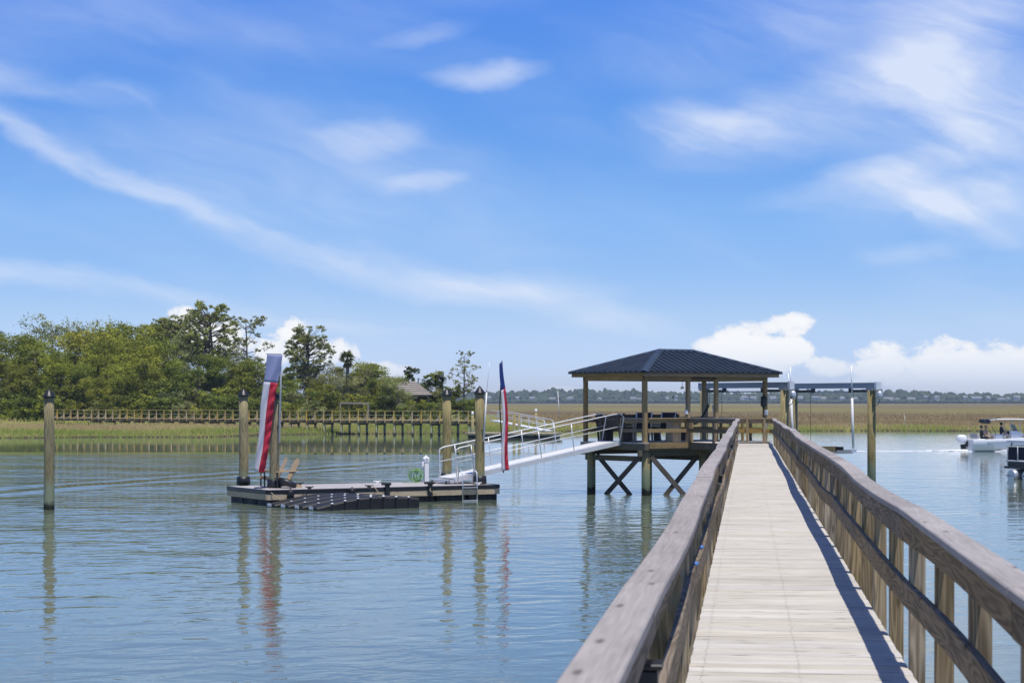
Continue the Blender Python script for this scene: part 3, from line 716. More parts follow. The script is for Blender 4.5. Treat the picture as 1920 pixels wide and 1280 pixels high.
p = F(2.9, 1.2); MB().tube([(p.x, p.y, EZ - .04), (p.x, p.y, EZ - .52)], .008, 5).build('chain', M['black'], pen)
MB().lathe([(.01, .0), (.06, -.05), (.075, -.10), (.01, -.11)], (p.x, p.y, EZ - .5), 10).build('shade', M['white'], pen)
sg = empty('carved_sign', F(3.18, .30, EZ - .26), 'dark carved board hung under the eave between two front posts', 'sign')
MB().bar(F(2.60, .29, EZ - .235), F(3.78, .29, EZ - .235), .03, .10, ch=.008).build('board', M['darkwood'], sg)
rs_ = random.Random(2); t = 2.66
while t < 3.70:
    w_ = rs_.uniform(.05, .10); MB().bar(F(t, .272, EZ - .235), F(t + w_, .272, EZ - .235), .012, rs_.uniform(.05, .085)).build('raised_mark', M['darkwood'], sg); t += w_ + .035
lt = empty('wall_lantern', F(6.25, .30, 3.3), 'dark lantern box fixed to the right front pavilion post', 'lantern')
p = F(6.27, .34); MB().box((p.x, p.y, 3.42), (.16, .16, .32), TH, ch=.01).build('housing', M['black'], lt); MB().lathe([(.13, 0), (.03, .09), (.0, .10)], (p.x, p.y, 3.58), 8, sm=False).build('cap', M['black'], lt); MB().lathe([(.05, 0), (.06, -.05), (.02, -.09)], (p.x, p.y, 3.26), 8).build('lamp_foot', M['black'], lt)
bx = empty('outlet_box', F(6.30, .30, 3.0), 'small pale electrical box on the right front pavilion post', 'box'); p = F(6.34, .27)
MB().box((p.x, p.y, 3.02), (.12, .07, .18), TH, ch=.008).build('case', M['white'], bx); MB().box((p.x + .02, p.y - .05, 3.03), (.08, .02, .12), TH).build('lid', M['alu'], bx); MB().tube([(p.x, p.y, 2.93), (p.x, p.y, DZ)], .012, 6).build('conduit', M['alu'], bx)
bx = empty('outlet_box', F(2.36, .36, 3.0), 'small white electrical box on the front pavilion post by the entrance', 'box'); p = F(2.36, .36)
MB().box((p.x, p.y, 3.05), (.10, .07, .16), TH, ch=.008).build('case', M['white'], bx); MB().tube([(p.x, p.y, 3.12), (p.x - .05, p.y, 3.5), (p.x - .08, p.y + .05, 3.62)], .012, 6).build('conduit', M['alu'], bx)
rod = empty('fishing_rod', F(2.3, 1.0, 3.6), 'dark rod laid across between pavilion posts', 'rod'); MB().tube([F(2.05, .75, 3.60), F(3.3, 2.1, 3.66), F(3.9, 2.8, 3.72)], [.02, .014, .01], 6).build('blank', M['black'], rod); MB().tube([F(2.0, .70, 3.60), F(2.16, .86, 3.605)], .026, 8).build('grip', M['navy'], rod)
st = empty('white_stake', F(4.4, .9, DZ), 'short white pole standing behind the rail at the walkway end', 'pole'); p = F(4.55, 1.1); MB().tube([(p.x - .0, p.y, DZ), (p.x - .14, p.y, 3.28)], [.05, .035], 8).build('shaft', M['white'], st); MB().lathe([(.036, 0), (.02, .03), (.0, .035)], (p.x - .14, p.y, 3.28), 8).build('tip', M['white'], st)

# ------------------------------------------------------------------ boat lift
LB = [Vector((7.93, 82.2, 0)), Vector((10.72, 78.3, 0)), Vector((11.94, 84.4, 0)), Vector((14.50, 80.3, 0))]
lift = empty('boat_lift', (11.4, 81.2, 1.4), 'aluminium boat lift on four piles beside the pavilion', 'boat lift')
BT = 4.19
for i, q_ in enumerate(LB):
    z1 = BT - .30
    MB().tube([(q_.x, q_.y, -1.6), (q_.x, q_.y, 1.2), (q_.x, q_.y, z1)], [.18, .17, .165], 16).build('pile', M['pile'], lift)
for i, (a, b) in enumerate(((LB[0], LB[1]), (LB[2], LB[3]))):
    d = (b - a).normalized()
    bm_ = MB().bar(a - d * .30 + EN * (BT - .10), b + d * .30 + EN * (BT - .10), .13, .21).build('top_beam', M['beam'], lift)
    MB().bar(a - d * .31 + EN * (BT + .004), b + d * .31 + EN * (BT + .004), .18, .014).build('upper_flange', M['beam'], bm_)
    MB().bar(a - d * .31 + EN * (BT - .205), b + d * .31 + EN * (BT - .205), .18, .014).build('lower_flange', M['beam'], bm_)
    MB().tube([a + d * .2 + EN * (BT - .36), b - d * .2 + EN * (BT - .36)], .028, 8).build('cable_shaft', M['alu'], lift)
    for q_, s_ in ((a, 1), (b, -1)):
        MB().box(q_ + EN * (BT - .26), (.36, .30, .10), math.atan2(d.y, d.x)).build('pile_bracket', M['beam'], lift)
        MB().bar(q_ + d * s_ * .25 + EN * (BT - .32), q_ + d * s_ * 1.25 + EN * (BT - .32), .09, .10).build('winder', M['black'], lift)
        MB().box(q_ + d * s_ * 1.25 + EN * (BT - .30), (.12, .14, .18), math.atan2(d.y, d.x)).build('bearing', M['black'], lift)
        MB().tube([q_ + d * s_ * 1.1 + EN * (BT - .35), q_ + d * s_ * 1.1 + EN * 1.45], .010, 5).build('cable', M['black'], lift)
    e = b + d * .36
    MB().box(e + EN * (BT - .12), (.12, .26, .30), math.atan2(d.y, d.x)).build('end_plate', M['alupale'], lift)
    mt = MB().lathe([(.07, 0), (.12, .02), (.12, .24), (.09, .30), (.03, .34)], e + d * .12 + EN * (BT - .66), 12).build('motor', M['alu'], lift); MB().tube([e + d * .12 + EN * (BT - .66), e + d * .05 + EN * (BT - .85), b + EN * (BT - 1.0)], .014, 6).build('cable', M['black'], mt)
for k in (.24, .76):
    a = LB[0].lerp(LB[1], k); b = LB[2].lerp(LB[3], k)
    MB().bar(a + EN * 1.40, b + EN * 1.40, .10, .16).build('cradle_beam', M['beam'], lift)
for k in (.32, .68):
    a = LB[0].lerp(LB[2], k); b = LB[1].lerp(LB[3], k); d = (b - a)
    MB().bar(a + d * .1 + EN * 1.56, b - d * .02 + EN * 1.56, .12, .14).build('bunk', M['black'], lift)
MB().box(LB[1].lerp(LB[3], .62) + EN * 1.53 + Vector((-.45, .6, 0)), (.85, .35, .22), .1).build('bunk_box', M['frame'], lift)
for x, y0, y1, Y, dx, nm in ((1600, 686, 845, 79.6, -4, 'tall white guide pole on the near arm of the boat lift'), (1486, 688, 838, 79.0, -4, 'straight white guide pole at the middle piles of the boat lift'), (1489, 700, 838, 79.4, -11, 'leaning white guide pole at the middle piles of the boat lift')):
    a, b = P(x, y1, Y), P(x + dx, y0, Y)
    g = empty('guide_pole', a, nm, 'pole', 'guide poles of the boat lift')
    MB().tube([a, a.lerp(b, .62)], .050, 10).build('sleeve', M['white'], g); MB().tube([a.lerp(b, .62), b], [.030, .022], 8).build('upper_pole', M['alupale'], g); MB().box(a, (.22, .16, .10), 0).build('foot', M['alu'], g)

# ------------------------------------------------------------------ floating dock
TF = R(30.2); G1 = Vector((math.cos(TF), math.sin(TF), 0)); G2 = Vector((-math.sin(TF), math.cos(TF), 0)); GO = Vector((-8.05, 65.6, 0)); GL, GW = 8.75, 3.4
def G(t, w, z=0.0): p = GO + G1 * t + G2 * w; return Vector((p.x, p.y, z))
GZ = .53
fd = empty('floating_dock', G(4.3, 1.7, 0), 'low floating dock with grey deck, timber skirt and black floats', 'dock')
dm = MB(); t = .0
while t < GL - .1: dm.bar(G(t + .07, .0, GZ - .014), G(t + .07, GW, GZ - .014), .137, .028); t += .1425
tag(dm.build('deck_boards', M['composite'], fd), kind='stuff')
for a, b in (((-.03, -.03), (GL + .03, -.03)), ((-.03, GW + .03), (GL + .03, GW + .03)), ((-.03, .0), (-.03, GW)), ((GL + .03, .0), (GL + .03, GW))):
    MB().bar(G(*a, GZ - .235), G(*b, GZ - .235), .045, .19).build('skirt_board', M['palewood'], fd)
    MB().bar(G(*a, GZ - .065) , G(*b, GZ - .065), .075, .13, ch=.015).build('rub_rail', M['black'], fd)
for t in (.5, 1.75, 3.0, 4.25, 5.5, 6.75, 8.0):
    for w in (.55, 1.7, 2.85):
        c = G(t + .15, w, .04); mb = MB(); mb.box(c, (1.12, 1.05, .42), TF, ch=.05)
        for k in range(5): mb.box(c + G1 * (-.44 + k * .22) - G2 * .53, (.06, .03, .38), TF)
        mb.build('float_tub', M['float'], fd)
def piling(x, y_apex, p, label, top=None, r=.165, collar=True):
    zt = CZ - (y_apex - HZ) * p.y / FPX if top is None else top
    o = empty('mooring_pile', (p.x, p.y, 0), label, 'piling', 'mooring piles')
    n = 18; rr = random.Random(int(x)); rings = []
    for z, k in ((-1.8, 1.03), (0.3, 1.02), (1.4, 1.0), (2.6, .97), (zt - .22, .95)):
        rings.append([(r * k * (1 + rr.uniform(-.02, .02)) * math.cos(2 * math.pi * j / n) + .01 * math.sin(z), r * k * math.sin(2 * math.pi * j / n), z) for j in range(n)])
    MB().loft(rings).build('shaft', M['pile'], o, False)
    MB().lathe([(r + .02, zt - .30), (r + .045, zt - .27), (r + .03, zt - .24), (r * .55, zt - .10), (.012, zt), (.0, zt)], (0, 0, 0), n).build('cone_cap', M['black'], o, False)
    return o
piling(92, 728, P(92, 955, 63.4), 'lone capped wooden piling standing in open water at the left')
PA, PB_, PC, PD = Vector((-9.36, 69.4, 0)), Vector((-8.02, 67.15, 0)), Vector((-2.38, 72.7, 0)), Vector((-1.14, 70.2, 0))
piling(455, 727, PA, 'capped piling at the far left corner of the floating dock'); piling(514, 730, PB_, 'piling beside the tan chairs, half hidden by the large banner')
piling(838, 727, PC, 'capped piling behind the foot of the gangway'); piling(900, 723, PD, 'capped piling at the near right end of the floating dock beside the ladder')
for q_ in (PA, PB_, PC, PD):
    mb = MB(); n = 18
    mb.lathe([(.19, GZ + .30), (.235, GZ + .29), (.245, GZ + .005), (.19, GZ + .005)], q_, n)
    mb.build('pile_guide', M['black'], fd)
# cleats, brackets and fenders of the float
for t, w, nm in ((1.55, .10, 0), (3.75, .08, 0), (2.6, GW - .15, 0), (8.0, .12, 1), (5.6, GW - .2, 1)):
    mb = MB(); c = G(t, w, GZ); mb.tube([c - G1 * .15 + EN * .075, c - G1 * .07 + EN * .06, c + G1 * .07 + EN * .06, c + G1 * .15 + EN * .075], .020, 8)
    mb.box(c + EN * .03, (.12, .06, .06), TF); mb.build('cleat', M['white'] if nm else M['black'], fd)
for t in (4.35, 6.0):
    mb = MB(); mb.bar(G(t, -.10, GZ - .32), G(t, -.10, GZ + .10), .10, .16, up=G1, ch=.02); mb.box(G(t, -.02, GZ + .11), (.24, .30, .09), TF, ch=.03); mb.build('hinge_bracket', M['black'], fd)
for t in (.75, 3.0):
    mb = MB(); c = G(t, -.16, 0); mb.lathe([(.03, .10), (.11, .14), (.12, .44), (.10, .50), (.04, .54), (.02, .57)], c, 12); mb.build('fender', M['float'], fd)
mb = MB(); mb.tube([PB_ + Vector((.2, -.2, GZ + .22)), PB_ + Vector((.45, -.28, GZ + .2)), PB_ + Vector((.78, -.3, GZ + .08))], [.15, .13, .07], 10); mb.build('pile_guide_arm', M['black'], fd)
def rope(pts, label, mat, r=.014):
    o = MB().tube(pts, r, 6).build('mooring_line', mat); return tag(o, label, 'rope', 'lines on the floating dock')
rope([G(-.05, .5, GZ + .02), G(.1, -.08, GZ - .1), G(.35, -.30, .18), G(.62, -.5, .02)], 'frayed tan line running from the dock corner into the water', M['rope'])
rope([G(1.55, .1, GZ + .07), G(1.45, -.06, GZ), G(1.1, -.16, GZ - .28), G(.9, -.35, .22)], 'dark line tied to the first cleat of the floating dock', M['black'])
rope([G(3.75, .08, GZ + .08), G(3.85, -.05, GZ + .05), G(4.0, -.2, GZ - .2), G(4.05, -.4, .33)], 'pale line slung from the middle cleat of the floating dock', M['rope'])
rope([G(6.0, -.12, GZ - .05), G(5.93, -.2, GZ - .15), G(6.05, -.3, GZ - .22)], 'short orange-tan line at the right hinge bracket', M['rope'])

# tan chairs on the float
def adirondack(p, rz, label):
    o = empty('adirondack_chair', p, label, 'chair', 'tan chairs on the floating dock', rz)     # faces local -x
    for i in range(5): MB().bar((-.34 + i * .11, -.27, .36 - i * .035), (-.34 + i * .11, .27, .36 - i * .035), .098, .022).build('seat_slat', M['tan'], o, False)
    for i in range(5):
        y = -.22 + i * .11; h = .98 - abs(i - 2) * .05
        MB().bar((.12, y * .85, .22), (.12 + .36 * h / .98, y * 1.15, h + .02), .095, .02, up=(-1, 0, .4)).build('back_slat', M['tan'], o, False)
    for y in (-.33, .33):
        MB().bar((-.42, y, .55), (.38, y, .57), .13, .024).build('arm_rest', M['tan'], o, False)
        MB().bar((-.36, y, 0), (-.36, y, .54), .10, .035, up=(1, 0, 0)).build('front_leg', M['black'], o, False)
        MB().bar((-.40, y * .88, .33), (.52, y * .88, .03), .03, .11).build('rear_leg', M['tan'], o, False)
    MB().bar((.26, -.36, .53), (.26, .36, .53), .06, .025).build('back_rail', M['black'], o, False)
    return o
adirondack(G(1.15, 1.25, GZ), R(24), 'tan wooden chair beside the banner piling, nearer of the two')
adirondack(G(1.25, 2.45, GZ), R(18), 'tan wooden chair on the far side of the floating dock behind the other')

# power pedestal, hose, ladder
pp = P(799, 903, 71.6); pp = Vector((pp.x, pp.y, GZ))
ped = empty('power_pedestal', pp, 'white dock power pedestal with a small pitched cap', 'pedestal')
MB().box((0, 0, .37), (.155, .155, .74), .4, ch=.015).build('column', M['white'], ped, False); MB().box((0, 0, .80), (.19, .19, .14), .4, ch=.015).build('meter_head', M['alupale'], ped, False)
MB().loft([[(.125 * c, .125 * s, .87) for c, s in ((1, .4), (-.4, 1), (-1, -.4), (.4, -1))], [(.02 * c, .02 * s, .98) for c, s in ((1, .4), (-.4, 1), (-1, -.4), (.4, -1))]], sm=False).build('cap', M['white'], ped, False)
MB().box((-.13, -.05, .66), (.09, .12, .16), .4, ch=.01).build('socket_box', M['white'], ped, False)
ho = empty('garden_hose', pp + Vector((-.36, -.12, 0)), 'coil of green garden hose leaning on the white pedestal', 'hose')
rh = random.Random(4)
for k in range(13):
    pts = []; rx = .19 + rh.uniform(-.11, .06); rz_ = .24 + rh.uniform(-.08, .03); oy = rh.uniform(-.09, .09); ox = rh.uniform(-.09, .09)
    for i in range(25):
        a = 2 * math.pi * i / 24; pts.append((ox + rx * math.cos(a), oy + .06 * math.sin(a * 2 + k), .27 + rz_ * math.sin(a)))
    MB().tube(pts, .012, 5, caps=False).build('hose_loop', M['hose'], ho, False)
MB().tube([(.2, 0, .05), (.0, -.2, .015), (-.35, -.1, .015), (-.5, .1, .015)], .012, 5).build('hose_end', M['hose'], ho, False)
ld = empty('swim_ladder', G(7.55, -.06, GZ), 'aluminium swim ladder on the near edge of the floating dock', 'ladder')
for t in (7.28, 7.86):
    MB().tube([G(t, .28, GZ + .02), G(t, .22, GZ + .42), G(t, .10, GZ + .55), G(t, -.06, GZ + .42), G(t, -.09, GZ), G(t, -.09, -.02)], .022, 8).build('side_rail', M['alu'], ld)
for z in (.0, GZ - .08): MB().bar(G(7.28, -.09, z), G(7.86, -.09, z), .06, .03).build('rung', M['alu'], ld)

# drive-on jet float, four lanes
jd = empty('drive_on_float', G(1.8, -1.9, 0), 'black modular drive-on float with white bolts in front of the floating dock', 'float')
lane = .80
for ln in range(4):
    w0 = -.28 - lane * (3 - ln) if False else -.30 - lane * ln
    t_s = -.20 + .13 * ln; t_e = 3.66 + .05 * ln
    prof = []
    N_ = 14
    for i in range(N_ + 1):
        k = i / N_; t = t_s + (t_e - t_s) * k
        h = .10 + .30 * math.sin(min(1, k / .62) * math.pi / 2) - .07 * max(0, k - .62) / .38
        prof.append((t, h))
    rings = []
    for t, h in prof:
        a, b = w0 - .015, w0 - lane + .015
        rings.append([G(t, a, -.16), G(t, a, h - .05), G(t, a - .06, h), G(t, b + .06, h), G(t, b, h - .05), G(t, b, -.16)][::-1])
    ln_o = MB().loft(rings, sm=False).build('lane', M['float'], jd)
    for i in range(1, 8):
        t = t_s + (t_e - t_s) * (i / 8 + .02); k = (t - t_s) / (t_e - t_s); h = .10 + .30 * math.sin(min(1, k / .62) * math.pi / 2) - .07 * max(0, k - .62) / .38
        if ln == 3:
            MB().bar(G(t, w0 - lane + .0, -.12), G(t, w0 - lane + .0, h - .02), .10, .07, up=G1, ch=.01).build('coupling', M['black'], ln_o)
            MB().lathe([(.045, 0), (.045, .03), (.02, .045)], G(t, w0 - lane + .03, h - .01), 8).build('bolt', M['white'], ln_o)
        else:
            MB().lathe([(.04, 0), (.04, .015), (.02, .025)], G(t, w0 - lane, h - .012), 8).build('bolt', M['white'], ln_o)
    MB().bar(G(t_s - .04, w0 - lane / 2 - .12, .07), G(t_s - .04, w0 - lane / 2 + .12, .07), .05, .11, ch=.02).build('nose_plug', M['alu'], ln_o)
    if ln in (2, 3): MB().bar(G(t_s + 2.2, w0 - lane + .12, .40), G(t_s + 2.65, w0 - lane + .12, .405), .04, .006).build('yellow_mark', M['tan'], ln_o)

# ------------------------------------------------------------------ gangway
gw = empty('gangway', (0.4, 72.6, 1.2), 'aluminium gangway sloping from the pavilion down to the floating dock', 'gangway')
ga = Vector((-2.62, 71.2, GZ + .20)); Lg = 6.95; gdir = G1; gside = -G2          # far-side foot; the walk is 1.25 m wide towards the camera
gb = ga + gdir * Lg; gb.z = DZ + .03
WG = 1.22
slope = (gb - ga).normalized()
MB().bar(ga + gside * (WG / 2), gb + gside * (WG / 2), WG - .10, .035).build('walking_surface', M['white'], gw)
for s_ in (0, WG):
    o1 = MB().bar(ga + gside * s_ - EN * .045, gb + gside * s_ - EN * .045, .05, .16).build('side_beam', M['alupale'], gw)
    hp = []
    for z in (1.05, .56):
        a = ga + gside * s_ + EN * z; b = gb + gside * s_ + EN * z - slope * .35
        if z > 1: pts = [ga + gside * s_ + EN * .05 + slope * .06, ga + gside * s_ + EN * (z - .16) + slope * .02, a + slope * .05 - EN * .04, a + slope * .2, b, b + slope * .35 - EN * .02, b + slope * .52 - EN * .18, gb + gside * s_ + EN * .05]
        else: pts = [a + slope * .02, b + slope * .55]
        MB().tube(pts, .021 if z > 1 else .016, 8).build('hand_rail' if z > 1 else 'middle_tube', M['alupale'], gw)
    for i in range(1, 5):
        c = ga.lerp(gb, i / 5.0 - .09) + gside * s_
        MB().tube([c - EN * .14 + slope * .03, c + EN * 1.04 - slope * .12], .018, 8).build('upright', M['alu'], gw)
MB().bar(ga + gside * .04 - slope * .16 - EN * .07, ga + gside * (WG - .04) - slope * .16 - EN * .07, .30, .12, ch=.02).build('toe_plate', M['alu'], gw)
for s_ in (.08, WG - .08):
    c = ga + gside * s_ - slope * .26 - EN * .10; MB().tube([c - gside * .04, c + gside * .04], .085, 14).build('roller', M['black'], gw)

# ------------------------------------------------------------------ banners
def banner(name, top_l, top_r, bot_l, bot_r, label, split, blue, twist=0.0, seed=1):
    """long hanging banner: blue head, white and red halves below, hung between four corners"""
    base = (Vector(bot_l) + Vector(bot_r)) / 2
    o = empty(name, base, label, 'banner', 'banners on the floating dock'); rr = random.Random(seed); NV, NU = 44, 8
    def pt(u, v):
        p = Vector(top_l).lerp(Vector(top_r), u).lerp(Vector(bot_l).lerp(Vector(bot_r), u), v)
        amp = .015 + .05 * v; red = max(0, u - .45)
        p = p + Vector((.02 * math.sin(v * 9 + seed), -.10 * math.sin(u * math.pi) - amp * math.sin(u * 8 + v * 16 + seed) - red * .10 * math.sin(v * 62 + u * 9) * (v > split), .0))
        p.x += twist * math.sin(v * 5.0) * (1 if v > split else v / split) * .05
        return p
    def sheet(nm, u0, u1, v0, v1, mat):
        mb = MB(); nv = max(2, int((v1 - v0) * NV)); b = 0; nu = max(2, int((u1 - u0) * NU * 1.5))
        rings = [[pt(u0 + (u1 - u0) * i / nu, v0 + (v1 - v0) * j / nv) for i in range(nu + 1)] for j in range(nv + 1)]
        back = [[p + Vector((0, .006, 0)) for p in r] for r in rings]
        mb.loft([a + bb[::-1] for a, bb in zip(rings, back)], sm=True); mb.build(nm, mat, o)
    sheet('blue_head', 0, 1, 0, split, blue); sheet('white_half', 0, .5, split, 1, M['flagwhite']); sheet('red_half', .5, 1, split, 1, M['flagred'])
    return o
Yb = 66.75
b1 = banner('hanging_banner', P(500, 663, Yb), P(529, 665, Yb), P(477, 882, Yb - .2), P(496, 886, Yb - .2), 'wide hanging banner, faded blue over white and red, beside the tan chairs', .24, M['flagpale'], 0, 1)
MB().tube([P(528, 664, Yb + .1), P(499, 663, Yb + .1)], .012, 6).build('top_rod', M['black'], b1)
MB().tube([P(529, 672, Yb + .12), P(527, 690, Yb + .12), P(524, 829, Yb + .12)], [.020, .03, .03], 8).build('staff', M['white'], b1)
MB().bar(P(524, 800, Yb + .2), PB_ + Vector((.12, -.1, P(524, 800, Yb).z)), .04, .04).build('staff_bracket', M['black'], b1)
Yc = 69.3
b2 = banner('hanging_banner', P(936, 682, Yc), P(942, 676, Yc + .35), P(944, 883, Yc - .2), P(958, 880, Yc + .1), 'narrow twisted banner, dark blue over white and red, by the gangway', .25, M['flagblue'], 1.0, 3)
MB().tube([P(941, 676, Yc + .2), P(937, 760, Yc + .2), P(944, 886, Yc + .1)], [.015, .02, .022], 8).build('staff', M['black'], b2)
sp = empty('white_staff', P(907, 828, 70.0), 'thin white staff leaning on the right end piling', 'pole')
MB().tube([P(907, 828, 70.0), P(912.5, 735, 70.0)], [.032, .026], 8).build('lower_pole', M['white'], sp); MB().tube([P(912.5, 735, 70.0), P(918, 680, 70.0)], [.010, .004], 6).build('whip', M['alu'], sp); MB().tube([P(907, 806, 70.0), P(900, 806, 70.1)], .02, 6).build('clamp', M['black'], sp)

# ------------------------------------------------------------------ trees
def leaf_mesh(name, clumps, mat, size, seed, flat=0.0, aspect=1.0):
    """clumps: (centre, radii, leaf count, tint). Leaves are small two-triangle blades spread through each clump's shell and volume."""
    rs = np.random.RandomState(seed); C, S, T = [], [], []
    for (c, r, n, tn) in clumps:
        m = max(3, n // 22); d = rs.normal(size=(m, 3)); d /= np.linalg.norm(d, axis=1)[:, None]
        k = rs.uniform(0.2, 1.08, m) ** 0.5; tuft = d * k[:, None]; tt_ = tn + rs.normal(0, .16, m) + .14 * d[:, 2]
        w_ = rs.randint(0, m, n); sp = rs.uniform(.09, .24, m)[w_][:, None]
        C.append(np.array(c) + (tuft[w_] + rs.normal(size=(n, 3)) * sp) * np.array(r)); S.append(size * rs.uniform(.5, 1.3, n)); T.append(np.clip(tt_[w_] + rs.normal(0, .08, n), 0, 1))
    C = np.concatenate(C); S = np.concatenate(S); T = np.concatenate(T); n = len(C)
    a = rs.normal(size=(n, 3)); a[:, 2] *= (1 - flat); a /= np.linalg.norm(a, axis=1)[:, None]
    b = rs.normal(size=(n, 3)); b[:, 2] *= (1 - flat); b -= a * (a * b).sum(1)[:, None]; b /= np.linalg.norm(b, axis=1)[:, None] + 1e-9
    a *= S[:, None] * aspect; b *= S[:, None] / aspect
    v = np.stack([C - a, C - b * .7, C + a, C + b * .7], 1).reshape(-1, 3).astype(np.float32)
    me = bpy.data.meshes.new(name); me.vertices.add(4 * n); me.vertices.foreach_set('co', v.ravel())
    me.loops.add(4 * n); me.loops.foreach_set('vertex_index', np.arange(4 * n, dtype=np.int32))
    me.polygons.add(n); me.polygons.foreach_set('loop_start', np.arange(0, 4 * n, 4, dtype=np.int32)); me.polygons.foreach_set('loop_total', np.full(n, 4, np.int32))
    at = me.attributes.new('tint', 'FLOAT', 'POINT'); at.data.foreach_set('value', np.repeat(T, 4).astype(np.float32))
    me.materials.append(mat); me.update(calc_edges=True); return me
def branchy(mb, p0, p1, r0, r1, bend, rr, n=5):
    pts = []
    for i in range(n + 1):
        k = i / n; q = math.sin(math.pi * k); pts.append(Vector(p0).lerp(Vector(p1), k) + Vector((bend[0] * q, bend[1] * q, bend[2] * q)))
    mb.tube(pts, [r0 + (r1 - r0) * i / n for i in range(n + 1)], 6); return pts
def proto(kind, seed):
    """crown and trunk meshes of one tree, unit: metres"""
    rr = random.Random(seed); mb = MB(); cl = []
    if kind in ('oak', 'oakgrey', 'oakdark'):
        H = 12.0; Rr = 4.6
        branchy(mb, (0, 0, -.3), (rr.uniform(-.4, .4), rr.uniform(-.4, .4), 4.6), .42, .30, (.2, .1, 0), rr)
        for i in range(24):
            a = rr.uniform(0, 6.28); k = rr.random() ** .6; z = rr.uniform(2.6, H - 1.5)
            lim = Rr * math.sqrt(max(.1, 1 - ((z - 6.0) / 6.6) ** 2)); c = (math.cos(a) * lim * k, math.sin(a) * lim * k, z)
            rad = rr.uniform(1.1, 2.0); cl.append((c, (rad, rad, rad * .68), int((560 if kind != 'oakgrey' else 300) * rad), rr.uniform(.2, .95)))
            if i % 2 == 0: branchy(mb, (0, 0, rr.uniform(2.5, 5.0)), c, .15, .03, (rr.uniform(-.5, .5), rr.uniform(-.5, .5), .4), rr)
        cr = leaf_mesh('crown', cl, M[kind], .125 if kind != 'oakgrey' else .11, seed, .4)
    elif kind == 'pine':
        H = 14.0; lean = rr.uniform(-.6, .6); top = Vector((lean, 0, H * .95))
        tp = branchy(mb, (0, 0, -.3), top, .26, .07, (rr.uniform(-.3, .3), .1, 0), rr, 8)
        for i in range(120):
            k = rr.uniform(.48, 1.0) ; z = H * k; base = Vector((lean * k, 0, z - .7)); a = rr.uniform(0, 6.28)
            L = (1.0 - abs(k - .74) / .42) * 3.3 * rr.uniform(.55, 1.1) + .4
            c = base + Vector((math.cos(a) * L, math.sin(a) * L, rr.uniform(.3, 1.2))); rad = rr.uniform(.38, .72); c.z += rr.uniform(-.3, .5)
            branchy(mb, base - Vector((0, 0, .5)), c, .07, .02, (0, 0, -.25), rr, 4)
            cl.append((tuple(c), (rad * 1.15, rad * 1.15, rad * .75), int(240 * rad), rr.uniform(.25, .95)))
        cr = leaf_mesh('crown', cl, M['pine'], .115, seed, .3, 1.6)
    elif kind == 'thinpine':
        H = 13.0; tp = branchy(mb, (0, 0, -.3), (.3, 0, H * .93), .20, .05, (.35, .1, 0), rr, 8)
        for i in range(38):
            k = rr.uniform(.42, 1.0); z = H * k; base = Vector((.3 * k, 0, z - .8)); a = rr.uniform(0, 6.28); L = (1.05 - abs(k - .72) / .5) * 3.0 * rr.uniform(.4, 1.1) + .3
            c = base + Vector((math.cos(a) * L, math.sin(a) * L, rr.uniform(.2, 1.0))); rad = rr.uniform(.35, .75)
            branchy(mb, base - Vector((0, 0, .5)), c, .06, .018, (0, 0, -.2), rr, 4); cl.append((tuple(c), (rad * 1.2, rad * 1.2, rad * .7), int(230 * rad), rr.uniform(.2, .9)))
        cr = leaf_mesh('crown', cl, M['oakgrey'] if seed % 2 else M['pine'], .105, seed, 0, 1.4)
    elif kind == 'cedar':
        H = 8.0; branchy(mb, (0, 0, -.3), (0, 0, H * .8), .18, .04, (.1, .1, 0), rr)
        for i in range(26):
            z = rr.uniform(.7, H - .4); lim = 1.9 * (1 - z / H) ** .55 + .25; a = rr.uniform(0, 6.28); k = rr.uniform(.3, 1)
            c = (math.cos(a) * lim * k, math.sin(a) * lim * k, z); rad = rr.uniform(.5, 1.0) * (1.1 - .5 * z / H)
            cl.append((c, (rad * .8, rad * .8, rad * 1.15), int(520 * rad), rr.uniform(.1, .8)))
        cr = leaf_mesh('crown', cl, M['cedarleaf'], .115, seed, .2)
    elif kind == 'bush':
        for i in range(3): branchy(mb, (0, 0, -.2), (rr.uniform(-1, 1), rr.uniform(-1, 1), 2.2), .08, .03, (.1, 0, 0), rr)
        for i in range(18):
            a = rr.uniform(0, 6.28); k = rr.random() ** .5; z = rr.uniform(.4, 3.6); lim = 2.6 * math.sqrt(max(.1, 1 - ((z - 1.4) / 2.7) ** 2))
            c = (math.cos(a) * lim * k, math.sin(a) * lim * k, z); rad = rr.uniform(.6, 1.15); cl.append((c, (rad, rad, rad * .75), int(420 * rad), rr.uniform(.1, .9)))
        cr = leaf_mesh('crown', cl, M[('oak', 'oakdark', 'cedarleaf', 'oakgrey')[seed % 4]], .115, seed, .35)
    elif kind == 'palm':
        H = 6.2; branchy(mb, (0, 0, -.3), (.15, 0, H), .21, .17, (.12, .05, 0), rr, 6)
        lv, dv = MB(), MB()
        for i in range(40):
            dead = i >= 30; a = rr.uniform(0, 6.28); e = rr.uniform(-.25, 1.35) if not dead else rr.uniform(-1.4, -.6); L = rr.uniform(.85, 1.2) * (1 if not dead else .8)
            d = Vector((math.cos(a) * math.cos(e), math.sin(a) * math.cos(e), math.sin(e))); c = Vector((.15, 0, H)); s = d.cross(EN).normalized(); upn = s.cross(d)
            stem = c + d * (L * .45)
            for j in range(-5, 6):
                g = j * .25; tip = stem + (d * math.cos(g) + s * math.sin(g)) * (L * .62) - EN * (.18 + .16 * abs(j) / 5); side = (s * math.cos(g) - d * math.sin(g)) * .055
                (dv if dead else lv).poly([stem, stem.lerp(tip, .55) - side, tip, stem.lerp(tip, .55) + side])
            (dv if dead else lv).poly([c - s * .02, stem - s * .02, stem + s * .02, c + s * .02])
